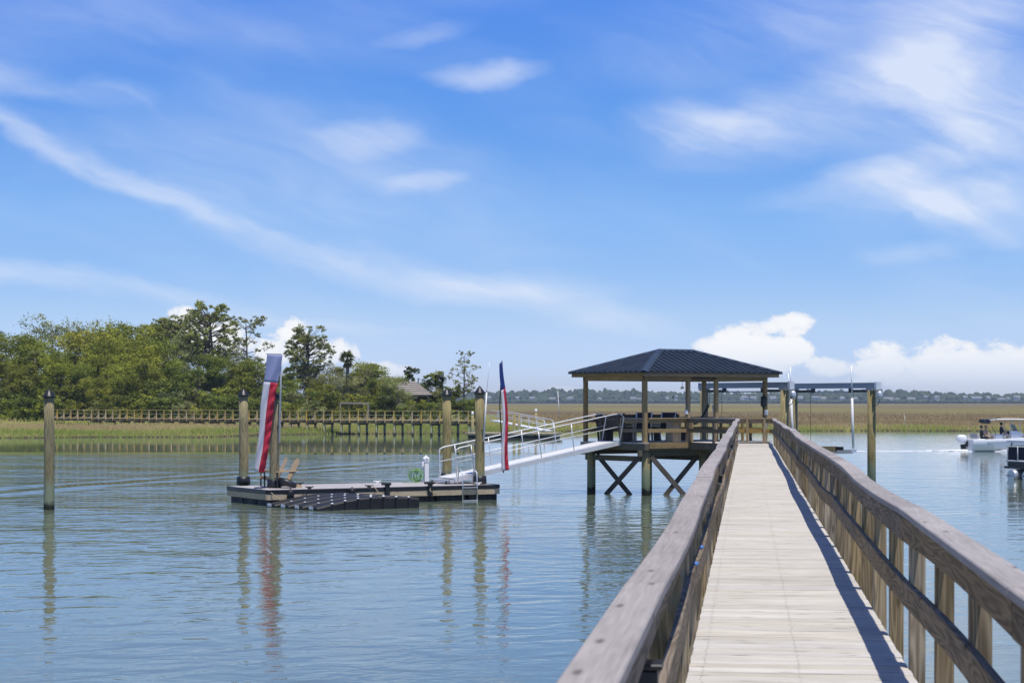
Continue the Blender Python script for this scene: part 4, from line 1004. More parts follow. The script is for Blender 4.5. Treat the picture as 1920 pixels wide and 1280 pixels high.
        cr = lv.mesh('fronds', M['palm']); cr2 = dv.mesh('dead_fronds', M['deadpalm'])
        for m_ in (cr, cr2):
            at = m_.attributes.new('tint', 'FLOAT', 'POINT'); at.data.foreach_set('value', [rr.uniform(.2, .8) for _ in range(len(m_.vertices))])
        return cr, mb.mesh('trunk', M['barkpale']), cr2, H + 1.2
    return cr, mb.mesh('trunk', M['bark'] if kind != 'oakgrey' else M['barkpale']), None, {'oak': 12, 'oakgrey': 12, 'oakdark': 12, 'pine': 14.2, 'thinpine': 13, 'cedar': 8.2, 'bush': 4.3}[kind]
PR = {}
for kind, seeds in (('oak', (1, 2, 3)), ('oakgrey', (4, 5)), ('oakdark', (6, 7)), ('pine', (8, 9, 10)), ('thinpine', (11, 12)), ('cedar', (13, 14)), ('bush', (16, 17, 18, 19)), ('palm', (20, 21))):
    PR[kind] = [proto(kind, s) for s in seeds]
NAMES = {'oak': 'live_oak_tree', 'oakgrey': 'grey_oak_tree', 'oakdark': 'dark_oak_tree', 'pine': 'pine_tree', 'thinpine': 'sparse_pine_tree', 'cedar': 'cedar_tree', 'bush': 'bush', 'palm': 'palm_tree'}
rt = random.Random(31)
def tree(kind, x, y_top, Y, label, var=0, wid=1.0, base=None, group='trees of the wooded island'):
    X = (x - 960) * Y / FPX; zb = ground(X, Y) - .05; zt = CZ - (y_top - HZ) * Y / FPX
    cr, tk, extra, H0 = PR[kind][var % len(PR[kind])]; sc = (zt - zb) / H0
    o = empty(NAMES[kind], (X, Y, zb), label, 'bush' if kind == 'bush' else 'tree', group, rt.uniform(0, 6.28)); o.scale = (sc * wid, sc * wid, sc)
    for nm, m_ in (('trunk', tk), ('crown', cr), ('dead_fronds', extra)):
        if m_ is not None: link(nm, m_, o, False)
    return o
# the trees one can name
tree('pine', 397, 571, 272, 'tallest dark pine with a rounded crown above the wood', 0, 1.05)
tree('thinpine', 457, 594, 275, 'pale sparse pine just right of the tallest pine', 0, 1.1)
tree('pine', 578, 611, 266, 'flat-topped pine with tiered branches right of the wide banner', 1, 1.0)
tree('palm', 653, 650, 262, 'single palm standing clear above the low trees', 0, 1.0)
tree('thinpine', 868, 656, 255, 'lone thin pine at the right tip of the island', 1, .95)
tree('cedar', 784, 686, 258, 'upright dark cedar right of the old gazebo', 0, 1.9)
tree('cedar', 826, 694, 260, 'broad dark cedar left of the lone thin pine', 1, 2.6)
tree('pine', 330, 597, 282, 'dark pine crowded in the wood left of the tallest pine', 2, 1.25)
tree('palm', 62, 650, 256, 'palm with tan dead fronds at the left of the wood', 1, 1.2); tree('palm', 135, 655, 258, 'palm with hanging dead fronds left of the lone pine cluster', 0, 1.1)
tree('palm', 545, 682, 258, 'tan-skirted palm right of the wide banner', 1, 1.1); tree('palm', 372, 700, 252, 'low palm below the tallest pine', 0, 1.1); tree('palm', 520, 690, 262, 'dark-trunked palm close behind the wide banner', 0, 1.0)
tree('bush', 880, 742, 250, 'small bush at the foot of the lone thin pine', 2, .7, group='bushes of the wooded island')
mass = [('oakdark', -40, 606, 268), ('oakdark', 12, 612, 262), ('oakgrey', 92, 584, 280), ('oakgrey', 142, 586, 284), ('oak', 55, 622, 262), ('oak', 178, 606, 272), ('oak', 224, 592, 280), ('oak', 272, 590, 282), ('oak', 200, 630, 262), ('oak', 258, 628, 264),
        ('oakdark', 302, 622, 268), ('oakgrey', 352, 622, 272), ('oakdark', 400, 655, 262), ('oakdark', 30, 668, 252), ('oak', 110, 650, 256), ('oakdark', 160, 672, 252), ('oak', 215, 672, 252), ('oak', 178, 700, 247), ('oakdark', 285, 668, 254), ('oakdark', 340, 676, 254),
        ('oakdark', 440, 660, 264), ('oakdark', 482, 668, 266), ('oakgrey', 428, 640, 280), ('oakdark', 505, 690, 262), ('oak', 540, 700, 258), ('oakdark', 580, 672, 268), ('oakgrey', 612, 676, 264), ('oak', 600, 712, 254), ('oakgrey', 640, 694, 262), ('oakdark', 672, 686, 266),
        ('oak', 706, 672, 268), ('oakdark', 722, 700, 262), ('oakgrey', 748, 698, 247), ('oakdark', 728, 706, 249), ('oakdark', 655, 678, 270), ('oakgrey', 690, 680, 264), ('oakdark', 758, 702, 263), ('oakgrey', 802, 712, 258), ('oak', 735, 700, 262), ('oakdark', -90, 600, 275), ('oakdark', -150, 612, 268), ('oakgrey', -200, 600, 280), ('oakdark', -60, 660, 252), ('oakdark', -120, 668, 254)]
ORD = ['first', 'second', 'third', 'fourth', 'fifth', 'sixth', 'seventh', 'eighth', 'ninth', 'tenth', 'eleventh', 'twelfth', 'thirteenth', 'fourteenth', 'fifteenth', 'sixteenth', 'seventeenth', 'eighteenth', 'nineteenth', 'twentieth', 'twenty-first', 'twenty-second', 'twenty-third', 'twenty-fourth', 'twenty-fifth', 'twenty-sixth', 'twenty-seventh', 'twenty-eighth', 'twenty-ninth', 'thirtieth', 'thirty-first', 'thirty-second', 'thirty-third', 'thirty-fourth', 'thirty-fifth', 'thirty-sixth']
LOOK = {'oak': 'yellow-green live oak', 'oakgrey': 'grey-green sparse oak', 'oakdark': 'dark green broadleaf tree'}
for kd in ('oak', 'oakgrey', 'oakdark'):
    l = sorted([m_ for m_ in mass if m_[0] == kd], key=lambda m_: m_[1])
    for i, (k_, x, yt, Y) in enumerate(l):
        tree(k_, x, yt, Y, '%s of the island wood, %s of its kind counted from the left' % (LOOK[kd], ORD[i]), i, rt.uniform(.85, 1.1))
bl = []
x = -130
while x < 850:
    bl.append((x + rt.uniform(-6, 6), rt.uniform(728, 752) + max(0, x - 560) * .02, rt.uniform(242, 248) + (max(0, x - 600) * .02)))
    x += rt.uniform(20, 32)
for x0 in range(-120, 840, 42): bl.append((x0 + rt.uniform(-10, 10), rt.uniform(705, 730) + max(0, x0 - 520) * .06, 251 + rt.uniform(-1, 4)))
bl = [b_ for b_ in bl if not (632 < b_[0] < 700 and b_[2] < 250)]
for i, (x, yt, Y) in enumerate(sorted(bl)):
    tree('bush', x, yt, Y, 'rounded bush in the undergrowth of the island, %s' % ('%s from the left' % ORD[i] if i < len(ORD) else '%s from the right' % ORD[len(bl) - 1 - i]), rt.randrange(4), rt.uniform(1.0, 1.35), group='bushes of the wooded island')

# ------------------------------------------------------------------ old gazebo and swing frame on the island
gz = empty('old_gazebo', (P(766, 780, 255).x, 255, 1.0), 'weathered grey shingled gazebo half hidden by trees', 'gazebo')
c = Vector((P(766, 780, 255).x, 255, 0)); ez, az_ = 4.25, 6.0; hw = 3.1; cs = [c + Vector((-hw, -hw * .7, ez)), c + Vector((hw, -hw * .7, ez)), c + Vector((hw, hw * .7, ez)), c + Vector((-hw, hw * .7, ez))]
rg_ = [c + Vector((-.9, 0, az_)), c + Vector((.9, 0, az_))]
for pts in ([cs[0], cs[1], rg_[1], rg_[0]], [cs[2], cs[3], rg_[0], rg_[1]], [cs[1], cs[2], rg_[1]], [cs[3], cs[0], rg_[0]]):
    rf = MB().poly(pts).poly([p - EN * .1 for p in pts[::-1]]).build('roof_slope', M['greywood'], gz)
    for k in range(7):
        k0 = k / 7; n4_ = len(pts) == 4
        a0, b0 = pts[0].lerp(pts[-1], k0), pts[1].lerp(pts[2] if n4_ else pts[-1], k0)
        if (b0 - a0).length > .3: MB().bar(a0 + EN * .03, b0 + EN * .03, .05, .06).build('shingle_course', M['greywood'], rf)
for x_, y_ in ((-2.6, -1.8), (0, -1.8), (2.6, -1.8), (-2.6, 1.8), (2.6, 1.8)): MB().bar(c + Vector((x_, y_, .8)), c + Vector((x_, y_, ez)), .16, .16, up=(0, 1, 0)).build('post', M['greywood'], gz)
MB().bar(c + Vector((-2.7, -1.8, ez - .15)), c + Vector((2.7, -1.8, ez - .15)), .12, .2).build('beam', M['greywood'], gz)
sw = empty('swing_frame', P(664, 775, 243), 'grey timber swing frame standing in front of the island wood', 'frame')
a, b = P(638, 755, 243), P(690, 756, 243)
MB().bar(a, b, .16, .18).build('top_beam', M['greywood'], sw); MB().bar(a + Vector((0, 1.2, 0)), b + Vector((0, 1.2, 0)), .16, .18).build('top_beam', M['greywood'], sw)
for q_ in (a, b): 
    for dy_ in (0, 1.2): MB().bar(Vector((q_.x, q_.y + dy_, .7)), q_ + Vector((0, dy_, -.1)), .12, .12, up=(0, 1, 0)).build('post', M['greywood'], sw)

# ------------------------------------------------------------------ neighbour's pier
np_ = empty('neighbour_pier', (-28, 216, 1.5), 'long yellowish wooden pier with open rails crossing the marsh in front of the wood', 'pier')
N0, N1 = Vector((-54.5, 236.5, 1.52)), Vector((-3.3, 197.6, 1.52)); nd = (N1 - N0).normalized(); ns = nd.cross(EN); NLn = (N1 - N0).length
def NP(t, s=0.0, z=0.0): return N0 + nd * t + ns * s + EN * z
MB().bar(NP(0, 0, -.02), NP(NLn, 0, -.02), 1.5, .04).build('deck', M['yellowwood'], np_)
for s_ in (-.72, .72):
    MB().bar(NP(0, s_, -.19), NP(NLn, s_, -.19), .06, .30).build('stringer', M['frame'], np_)
MB().bar(NP(0, .735, .95), NP(NLn, .735, .95), .15, .045).build('top_rail', M['yellowwood'], np_)
MB().bar(NP(0, .72, .50), NP(NLn, .72, .50), .035, .06).build('middle_rail', M['yellowwood'], np_)
NSP = 1.215
pm = MB().bar((0, 0, -.25), (0, 0, .93), .09, .09, up=(1, 0, 0)).mesh('rail_post', M['yellowwood'])
km = MB().poly([(0, 0, .0), (.46, 0, .0), (0, 0, .46)]).poly([(0, .04, .0), (0, .04, .46), (.46, .04, .0)]).poly([(.46, 0, 0), (.46, .04, 0), (0, .04, .46), (0, 0, .46)]).mesh('kicker', M['palewood'])
pl_ = MB().tube([(0, 0, -2.6), (0, 0, -.3)], [.13, .125], 10).mesh('pile', M['pile'])
t = .4; i = 0
while t < NLn:
    for s_ in (.74,):
        o = link('rail_post', pm, np_, False); o.location = NP(t, s_) - Vector(np_.location); o.rotation_euler = (0, 0, math.atan2(nd.y, nd.x))
    o = link('kicker', km, np_, False); o.location = NP(t, .78, .02) - Vector(np_.location); o.rotation_euler = (0, 0, math.atan2(nd.y, nd.x) + math.pi)
    if i % 2 == 0 and t > 6:
        for s_ in (-.62, .62):
            o = link('pile', pl_, np_, False); o.location = NP(t, s_) - Vector(np_.location)
        MB().bar(NP(t, -.85, -.42), NP(t, .85, -.42), .09, .2).build('cross_beam', M['frame'], np_)
    t += NSP; i += 1
# its gangway and float
ng = empty('neighbour_gangway', NP(NLn + 2.6), 'distant aluminium gangway leading down from the yellowish pier', 'gangway')
a, b = Vector((-1.75, 196.4, 1.55)), Vector((3.5, 190.0, .62))
MB().bar(a, b, 1.1, .08).build('walking_surface', M['white'], ng)
d = (b - a).normalized(); sd_ = d.cross(EN).normalized()
for s_ in (-.55, .55):
    MB().tube([a + sd_ * s_ + EN * .05, a + sd_ * s_ + EN * .98, a + sd_ * s_ + d * .3 + EN * 1.05, b + sd_ * s_ - d * .3 + EN * 1.05, b + sd_ * s_ + EN * .95, b + sd_ * s_], .035, 6).build('hand_rail', M['alupale'], ng)
    MB().tube([a + sd_ * s_ + EN * .55, b + sd_ * s_ + EN * .55], .028, 6).build('middle_tube', M['alupale'], ng)
    for k in range(1, 7): q_ = a.lerp(b, k / 7) + sd_ * s_; MB().tube([q_, q_ + EN * 1.05], .026, 6).build('upright', M['alupale'], ng)
nf = empty('neighbour_float', (.2, 187.5, 0), 'distant floating dock with tan deck and black floats', 'dock')
MB().box((.2, 188, .45), (8.6, 3.6, .09), -.25).build('deck', M['palewood'], nf); MB().box((.2, 188, .33), (8.5, 3.5, .16), -.25).build('frame', M['yellowwood'], nf)
for k in range(5): 
    q_ = Vector((.2, 188, .1)) + Vector((math.cos(-.25), math.sin(-.25), 0)) * (-3.3 + k * 1.65); MB().box(q_, (1.5, 3.2, .34), -.25, ch=.05).build('float_tub', M['float'], nf)
for x, yt, Y, lb, wt_ in ((964, 776, 188.2, 'left of the two plain piles at the distant float', 0), (973.5, 776, 188.2, 'right of the two plain piles at the distant float', 0), (886, 776, 191, 'white-topped pile at the near end of the distant float', 1), (1005, 771, 193, 'white-topped pile behind the distant gangway', 1)):
    q_ = P(x, yt, Y); o = empty('distant_pile', (q_.x, q_.y, 0), lb, 'piling', 'piles at the distant float'); MB().tube([(0, 0, -1.5), (0, 0, q_.z)], [.15, .13], 10).build('shaft', M['pile'], o, False)
    (MB().lathe([(.15, q_.z - .02), (.14, q_.z + .05), (.10, q_.z + .20), (.01, q_.z + .28)], (0, 0, 0), 8).build('cap', M['white'], o, False) if wt_ else MB().lathe([(.135, q_.z), (.12, q_.z + .03), (.02, q_.z + .05)], (0, 0, 0), 10).build('cap', M['pile'], o, False))
for x, y0, y1, Y, lb in ((1047, 761, 733, 300, 'thin white marker pole out on the marsh left of the pavilion'), (1696, 798, 776, 236, 'thin white stake in the marsh edge left of the motor boat')):
    a, b = P(x + 2, y0, Y), P(x - 1, y1, Y); a.z = min(a.z, .5); o = empty('marker_pole', a, lb, 'pole', 'marker poles'); MB().tube([a, b], [.07 if Y > 250 else .03, .05 if Y > 250 else .02], 6).build('shaft', M['white'], o); MB().lathe([(.06, 0), (.02, .08), (.0, .1)], b, 6).build('tip', M['white'], o)

# ------------------------------------------------------------------ far shore
ico = bmesh.new(); bmesh.ops.create_icosphere(ico, subdivisions=2, radius=1); iv = np.array([v.co[:] for v in ico.verts]); ifc = [[v.index for v in f.verts] for f in ico.faces]; ico.free()
rs = np.random.RandomState(9); VV, FF = [], []
def ridge(X): return 15.6 + 2.2 * math.sin(X * .006 + 1) + 1.6 * math.sin(X * .017) + 3.4 * math.exp(-((X - 520) / 130) ** 2)
for row, (Y, n, hk) in enumerate(((2560, 420, .30), (2600, 360, .62), (2640, 380, .86), (2690, 400, 1.0))):
    for i in range(n):
        X = -1000 + 2400 * (i + rs.uniform(0, 1)) / n; h = ridge(X) * hk * rs.uniform(.82, 1.06); r = rs.uniform(4.2, 8.0)
        nz = 1 + rs.uniform(-.24, .24, len(iv))[:, None]; b = sum(len(v) for v in VV)
        VV.append(iv * nz * np.array([r, r, h * .55]) + np.array([X, Y + rs.uniform(-12, 12), h * .5 + .6])); FF += [[k + b for k in f] for f in ifc]
me = bpy.data.meshes.new('far_wood'); me.from_pydata(np.concatenate(VV).tolist(), [], FF); me.materials.append(M['farleaf']); me.update()
tag(link('far_wood', me), 'long dark wood along the far shore across the marsh', 'wood', kind='stuff')
hx = [915, 970, 998, 1036, 1069, 1124, 1187, 1198, 1251, 1267, 1395, 1412, 1449, 1500, 1529, 1543, 1579, 1602, 1665, 1682, 1708, 1735, 1756, 1809, 1830, 1852, 1877, 1890, 1906]
rh = random.Random(17)
for i, x in enumerate(hx):
    Y = 2581 + rh.uniform(-8, 8); big = x in (1036, 1069, 1395, 1529, 1665, 1682, 1708, 1830, 1877, 1906); w = rh.uniform(5, 10) * (1.2 if big else .7); h = rh.uniform(2.6, 4.6); d_h = 9
    z0 = rh.uniform(2.2, 5.2); X = (x - 960) * Y / FPX
    o = empty('far_house', (X, Y, .5), ('pale house in the far shore row, %s counted from the left' % ORD[i]) if i < 15 else ('pale house in the far shore row, %s counted from the right' % ORD[len(hx) - 1 - i]), 'house', 'houses along the far shore')
    MB().box((0, 0, z0 + h / 2 - .5), (w, d_h, h)).build('wall', M['farwall'], o, False)
    for k in (-.35, 0, .35): MB().box((w * k, -d_h / 2 + .5, z0 / 2 - .5), (.7, .7, z0)).build('stilt', M['farwall'], o, False)
    for k in (-.28, .05, .3): MB().box((w * k, -d_h / 2 - .02, z0 + h * .5 - .5), (1.5, .12, 1.7)).build('window', M['glass'], o, False)
    e, hr = .8, rh.uniform(1.8, 3.0); zt = z0 + h - .5
    if rh.random() < .5:
        a4 = [(-w / 2 - e, -d_h / 2 - e, zt), (w / 2 + e, -d_h / 2 - e, zt), (w / 2 + e, d_h / 2 + e, zt), (-w / 2 - e, d_h / 2 + e, zt)]; r2 = [(-w * .2, 0, zt + hr), (w * .2, 0, zt + hr)]
        MB().poly([a4[0], a4[1], r2[1], r2[0]]).poly([a4[2], a4[3], r2[0], r2[1]]).poly([a4[1], a4[2], r2[1]]).poly([a4[3], a4[0], r2[0]]).poly(a4[::-1]).build('roof', M['farroof'], o, False)
    else:
        MB().loft([[(xx, -d_h / 2 - e, zt), (xx, d_h / 2 + e, zt), (xx, 0, zt + hr)] for xx in (-w / 2 - e, w / 2 + e)], sm=False).build('roof', M['farroof'], o, False)
    if rh.random() < .6: MB().box((w * rh.choice((-.3, .25)), -d_h / 2 - 1.0, z0 + h * .28), (w * .45, 2.0, .4)).build('porch', M['farwall'], o, False)

# ------------------------------------------------------------------ people
def person(name, loc, rz, label, shirt, trousers, skin, hair, pose='sit', sc=1.0):
    """seated figure grown from a joint skeleton (one skin), with hair and clothes as children; faces local -y"""
    J = {'pel': (0, 0, .0), 'spine': (0, .02, .24), 'chest': (0, .02, .44), 'neck': (0, .0, .56), 'head0': (0, -.01, .63), 'head1': (0, -.015, .76),
         'shL': (.17, .01, .50), 'elL': (.25, -.06, .24), 'wrL': (.18, -.28, .17), 'haL': (.15, -.37, .17), 'shR': (-.17, .01, .50), 'elR': (-.25, -.06, .24), 'wrR': (-.18, -.28, .17), 'haR': (-.15, -.37, .17),
         'hiL': (.09, -.02, .0), 'knL': (.12, -.44, .04), 'anL': (.12, -.42, -.38), 'toL': (.13, -.58, -.42), 'hiR': (-.09, -.02, .0), 'knR': (-.12, -.44, .04), 'anR': (-.12, -.42, -.38), 'toR': (-.13, -.58, -.42)}
    RD = {'pel': .135, 'spine': .125, 'chest': .14, 'neck': .055, 'head0': .085, 'head1': .095, 'shL': .07, 'elL': .048, 'wrL': .034, 'haL': .038, 'hiL': .10, 'knL': .07, 'anL': .045, 'toL': .04}
    ED = [('pel', 'spine'), ('spine', 'chest'), ('chest', 'neck'), ('neck', 'head0'), ('head0', 'head1')] + [(a + s, b + s) for s in 'LR' for a, b in (('sh', 'el'), ('el', 'wr'), ('wr', 'ha'), ('hi', 'kn'), ('kn', 'an'), ('an', 'to'))] + [('chest', 'shL'), ('chest', 'shR'), ('pel', 'hiL'), ('pel', 'hiR')]
    ks = list(J); me = bpy.data.meshes.new('body'); me.from_pydata([J[k] for k in ks], [(ks.index(a), ks.index(b)) for a, b in ED], [])
    tmp = bpy.data.objects.new('body_tmp', me); COL.objects.link(tmp)
    md = tmp.modifiers.new('skin', 'SKIN'); md.use_smooth_shade = True
    sv = me.skin_vertices[0].data
    for i, k in enumerate(ks):
        r = RD.get(k) or RD[k[:-1] + 'L']; sv[i].radius = (r, r * (.8 if k in ('chest', 'spine') else 1)); sv[i].use_root = (k == 'pel')
    tmp.modifiers.new('sub', 'SUBSURF').levels = 1
    dg = bpy.context.evaluated_depsgraph_get(); bm_ = bpy.data.meshes.new_from_object(tmp.evaluated_get(dg)); bpy.data.objects.remove(tmp)
    for m_ in (skin, shirt, trousers): bm_.materials.append(m_)
    for p_ in bm_.polygons:
        c_ = p_.center; p_.material_index = 0 if c_.z > .56 or (c_.y < -.16 and c_.z > .12) or c_.z < -.2 else (1 if c_.z > .10 and c_.y > -.2 else 2); p_.use_smooth = True
    bm_.name = 'body'; o = link('person', bm_); o.location = loc; o.rotation_euler = (0, 0, rz); o.scale = (sc,) * 3
    tag(o, label, 'person', 'people in the motor boat')
    MB().lathe([(.098, .70), (.112, .75), (.108, .82), (.07, .87), (.0, .885)], (0, .008, 0), 12).build('hair', hair, o, False)
    MB().lathe([(.0, -.012), (.014, 0), (.0, .03)], (0, -.108, .70), 6).build('nose', skin, o, False)
    for s in (-1, 1): MB().lathe([(.0, -.012), (.012, 0), (.0, .012)], (s * .036, -.098, .735), 6).build('eye', M['black'], o, False)
    return o
skinm = simple('skin', (0.50, 0.31, 0.22), 0.6, 0, 0.05); blond = simple('blond_hair', (0.45, 0.30, 0.14), 0.8); peach = simple('peach_cloth', (0.62, 0.42, 0.33), 0.8); purple = simple('dark_cap', (0.05, 0.04, 0.07), 0.8)

# ------------------------------------------------------------------ motor boat under way
BO = P(1814, 845, 138); BO.z = 0
boat = empty('motor_boat', BO, 'white centre console motor boat with a hard top crossing right', 'boat', rz=R(6))
def hull_ring(x, L=7.2):
    k = x / L; hb = 1.18 * (1 - max(0, (k - .45) / .55) ** 2.2) + .02; sh = .80 + .35 * k ** 1.6; ch = .10 + .22 * max(0, k - .5) ** 1.2 * 2; keel = -.32 + .75 * max(0, k - .72) ** 1.3 * 3
    return [(x, hb * .97, sh), (x, hb, sh - .12), (x, hb * .93, sh * .5), (x, hb * .84, ch), (x, 0, keel), (x, -hb * .84, ch), (x, -hb * .93, sh * .5), (x, -hb, sh - .12), (x, -hb * .97, sh)]
xs_ = [0, .6, 1.4, 2.4, 3.4, 4.4, 5.2, 5.9, 6.5, 6.95, 7.2]
hm = MB(); hm.loft([hull_ring(x) for x in xs_], sm=True, closed=False); hm.poly([p for p in hull_ring(0)])
hm.build('hull', M['hullwhite'], boat, False)
dk_ = MB(); 
for a, b in zip(xs_, xs_[1:]):
    ra, rb2 = hull_ring(a), hull_ring(b); z_ = .42 if a < 5.0 else .85
    dk_.poly([(a, ra[0][1] * .86, z_), (b, rb2[0][1] * .86, z_), (b, -rb2[0][1] * .86, z_), (a, -ra[0][1] * .86, z_)])
    for s in (0, 8):
        A1, B1 = Vector(ra[s]), Vector(rb2[s]); A2, B2 = Vector((A1.x, A1.y * .84, A1.z + .02)), Vector((B1.x, B1.y * .84, B1.z + .02)); dk_.poly([A1, B1, B2, A2]); dk_.poly([A2, B2, (B2.x, B2.y, z_), (A2.x, A2.y, z_)])
dk_.build('deck_liner', M['hullwhite'], boat, False)
for s in (-1, 1):
    st_ = MB(); pts_t, pts_b = [], []
    for x in (1.0, 1.6, 2.4, 3.4, 4.4, 5.2, 5.9):
        r_ = hull_ring(x); hb = abs(r_[1][1]); zt = r_[0][2] - .17; zb = max(.25, zt - min(.52, (x - .9) * .6)); pts_t.append((x, s * (hb + .008), zt)); pts_b.append((x, s * (hb * .935 + .02), zb))
    for i in range(len(pts_t) - 1): st_.poly([pts_t[i], pts_t[i + 1], pts_b[i + 1], pts_b[i]])
    st_.build('side_stripe', M['hullgrey'], boat, False)
ob = MB(); ob.loft([[(x0 + rx * math.cos(2 * math.pi * q / 12), ry * math.sin(2 * math.pi * q / 12), z_) for q in range(12)] for x0, rx, ry, z_ in ((-.40, .22, .14, .48), (-.40, .33, .21, .58), (-.40, .37, .23, .80), (-.41, .36, .22, .98), (-.42, .30, .18, 1.08), (-.42, .16, .10, 1.13))])
eng = ob.build('outboard_cowl', M['hullwhite'], boat, False); MB().bar((-.34, 0, .60), (-.22, 0, -.45), .16, .34, up=(1, 0, 0)).build('outboard_leg', M['black'], eng, False); MB().box((-.08, 0, .50), (.22, .30, .34)).build('mount', M['black'], eng, False)
MB().box((.75, 0, .72), (.46, 1.5, .26), ch=.05).build('stern_seat', M['hullwhite'], boat, False); MB().box((.50, 0, 1.05), (.10, 1.5, .34), ch=.04).build('seat_back', M['composite'], boat, False)
MB().box((2.1, 0, .80), (.55, .95, .7), ch=.05).build('leaning_post', M['hullwhite'], boat, False)
cn = MB().loft([[(x, y, z) for x, y in ((2.95, -.5), (3.85, -.42), (3.85, .42), (2.95, .5))] for z in (.42, 1.15)] + [[(x, y, 1.40) for x, y in ((2.95, -.46), (3.5, -.38), (3.5, .38), (2.95, .46))]], sm=False).build('console', M['hullwhite'], boat, False)
MB().bar((3.45, 0, 1.38), (3.2, 0, 1.85), .9, .02, up=(1, 0, .5)).build('windscreen', M['glass'], cn, False); MB().tube([(2.92, 0, 1.2), (2.80, 0, 1.28)], [.18, .18], 12).build('wheel', M['black'], cn, False)
tt_ = MB().box((2.95, 0, 2.20), (2.3, 1.7, .06), ch=.025).build('hard_top', M['hullwhite'], boat, False)
MB().box((3.0, 0, 2.30), (1.2, .5, .05)).build('top_pad', M['tan'], tt_, False); MB().tube([(1.15, -.75, 2.08), (1.35, -.4, 2.05), (1.35, .4, 2.05), (1.15, .75, 2.08)], [.12, .17, .17, .12], 10).build('rolled_canopy', M['black'], tt_, False); MB().tube([(1.3, -.5, 2.12), (2.0, -.5, 2.18)], .03, 6).build('canopy_strap', M['white'], tt_, False)
for s in (-1, 1):
    for xa, xb in ((2.75, 2.9), (3.75, 3.45)): MB().tube([(xa, s * .55, .45), (xb, s * .62, 2.18)], .028, 6).build('top_leg', M['alu'], boat, False)
    MB().tube([(4.6, s * 1.02, 1.12), (5.6, s * .8, 1.32), (6.8, s * .25, 1.45)], .02, 6).build('bow_rail', M['alu'], boat, False)
    MB().tube([(1.9, s * .45, 1.1), (1.55, s * .52, 1.75)], .02, 6).build('rod_holder', M['black'], boat, False)
bm4 = Matrix.Translation(BO) @ Matrix.Rotation(R(6), 4, 'Z')
def onboat(x, y, z): return bm4 @ Vector((x, y, z))
person('person', onboat(.86, -.40, .92), R(6 + 90), 'person in black with dark hair seated at the stern of the boat', M['black'], M['navy'], skinm, M['black'])
person('person', onboat(1.35, .15, .90), R(6 + 100), 'fair-haired person in a peach top seated behind the helm', peach, M['tan'], skinm, blond)
person('person', onboat(2.35, -.2, 1.12), R(6 + 90), 'person in dark shirt at the helm of the boat', M['navy'], M['composite'], skinm, M['black'])
person('person', onboat(4.25, -.3, .95), R(6 - 90), 'person in a dark cap seated ahead of the console', M['hullgrey'], M['tan'], skinm, purple)
# the boat's wash
wk = MB(); rw = random.Random(8)
for i in range(70):
    k = rw.random() ** 3.2; x = BO.x - .3 - k * 13; y = BO.y + rw.gauss(0, .35 + k * .9); h = .012 + .12 * (1 - k) ** 5 * rw.random(); w = rw.uniform(.3, 1.1)
    wk.loft([[(x + w * c, y + min(w, .5) * .4 * s, .0) for c, s in ((1, 0), (.3, 1), (-.8, .6), (-1, -.4), (.2, -1))], [(x + w * .5 * c, y + min(w, .5) * .2 * s, h) for c, s in ((1, 0), (.3, 1), (-.8, .6), (-1, -.4), (.2, -1))]], sm=True)
for i in range(12):
    x = BO.x + rw.uniform(0, 6); y = BO.y + (x - BO.x) * .1 - 1.25 + rw.gauss(0, .12); h = rw.uniform(.03, .10); w = rw.uniform(.15, .4)
    wk.loft([[(x + w * c, y + w * .4 * s, .0) for c, s in ((1, 0), (.3, 1), (-.8, .6), (-1, -.4), (.2, -1))], [(x + w * .5 * c, y + w * .2 * s, h) for c, s in ((1, 0), (.3, 1), (-.8, .6), (-1, -.4), (.2, -1))]], sm=True)
tag(wk.build('boat_wash', M['foam']), 'white wash trailing behind the motor boat', 'wash', kind='stuff')

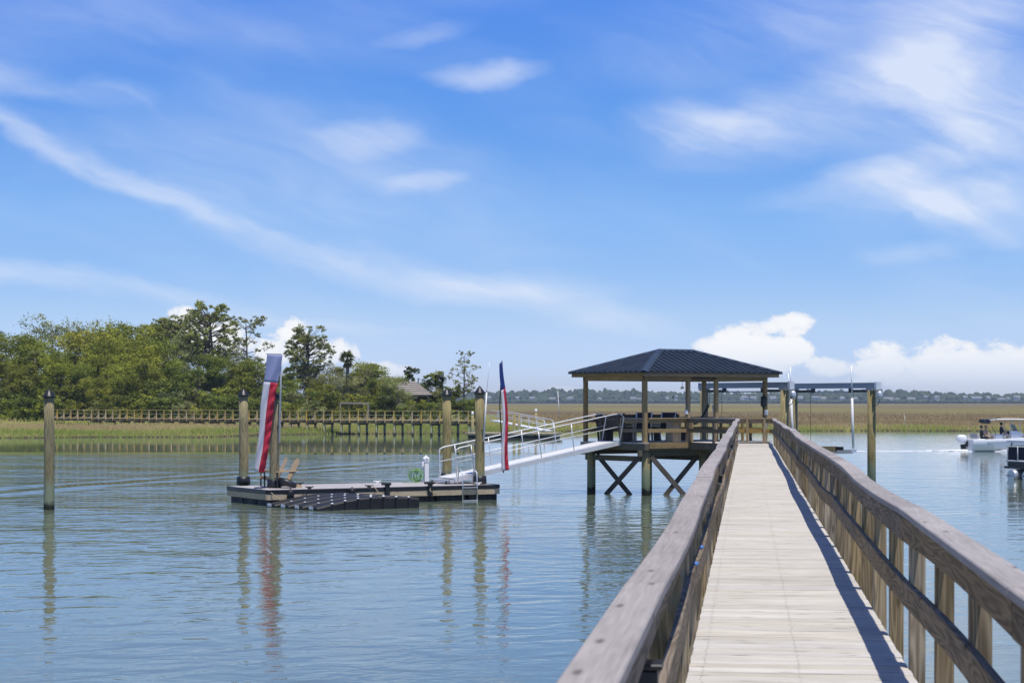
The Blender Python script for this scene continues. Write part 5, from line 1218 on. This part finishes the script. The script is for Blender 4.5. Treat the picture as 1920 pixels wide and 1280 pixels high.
# ------------------------------------------------------------------ pontoon boat at the right edge
po = P(1901, 898, 88); po.z = 0
pb = empty('pontoon_boat', po, 'pontoon boat with dark side panels cut by the right picture edge', 'boat', rz=R(28))
for y in (-.75, .20):
    MB().tube([(.0, y, .16), (.12, y, .16), (.35, y, .16), (5.6, y, .16), (6.1, y, .22)], [.24, .28, .29, .29, .05], 16).build('pontoon', M['pontoon'], pb, False)
    MB().tube([(-.02, y, .16), (-.3, y, .18)], .02, 6).build('tow_eye', M['black'], pb, False)
MB().box((2.85, -.3, .52), (5.3, 2.3, .10), ch=.02).build('deck', M['black'], pb, False)
MB().box((.42, -.3, .66), (.36, 1.9, .20), ch=.04).build('transom_box', M['black'], pb, False)
for y in (-1.36, .76):
    MB().box((2.7, y, 1.12), (4.7, .04, .62)).build('side_panel', M['navy'], pb, False); MB().tube([(.33, y, .78), (5.1, y, .78)], .035, 6).build('lower_rail', M['white'], pb, False); MB().tube([(.33, y, 1.46), (5.1, y, 1.46)], .03, 6).build('upper_rail', M['white'], pb, False)
    for k in range(5): MB().tube([(.33 + k * 1.17, y, .6), (.33 + k * 1.17, y, 1.46)], .025, 6).build('stanchion', M['white'], pb, False)
for y0, y1 in ((-1.3, -.66), (-.62, .04), (.08, .70)): MB().box((.33, (y0 + y1) / 2, 1.12), (.05, y1 - y0, .60)).build('end_panel', M['navy'], pb, False)
MB().tube([(.29, -1.4, .80), (.29, .8, .80)], .045, 6).build('end_rail', M['white'], pb, False); MB().tube([(.29, -1.4, 1.44), (.29, .8, 1.44)], .03, 6).build('end_rail', M['white'], pb, False)
for y in (-.64, .06): MB().tube([(.28, y, .78), (.28, y, 1.46)], .03, 6).build('end_post', M['white'], pb, False)
MB().box((2.8, -.3, 1.66), (4.9, 2.3, .09), ch=.03).build('sun_top', M['white'], pb, False)
for y in (-1.34, .74):
    for xa in (.5, 4.2): MB().tube([(xa, y, 1.44), (xa + .1, y, 1.66)], .03, 6).build('top_leg', M['black'], pb, False)

# ------------------------------------------------------------------ the air
hz_ = MB(); x0, x1, y0, y1, z0, z1 = -1500, 1900, -20, 2800, -1.0, 24.0
hz_.loft([[(x0, y0, z0), (x1, y0, z0), (x1, y1, z0), (x0, y1, z0)], [(x0, y0, z1), (x1, y0, z1), (x1, y1, z1), (x0, y1, z1)]], sm=False)
hm_ = bpy.data.materials.new('haze_air'); hm_.use_nodes = True; t_ = hm_.node_tree; t_.nodes.clear()
pv = t_.nodes.new('ShaderNodeVolumePrincipled'); pv.inputs['Color'].default_value = (0.72, 0.86, 1.0, 1); pv.inputs['Density'].default_value = 0.00013; pv.inputs['Anisotropy'].default_value = 0.0
oo = t_.nodes.new('ShaderNodeOutputMaterial'); t_.links.new(pv.outputs[0], oo.inputs['Volume'])
if USE_HAZE: tag(hz_.build('haze', hm_), 'thin pale air between the pier and the far shore', kind='stuff')
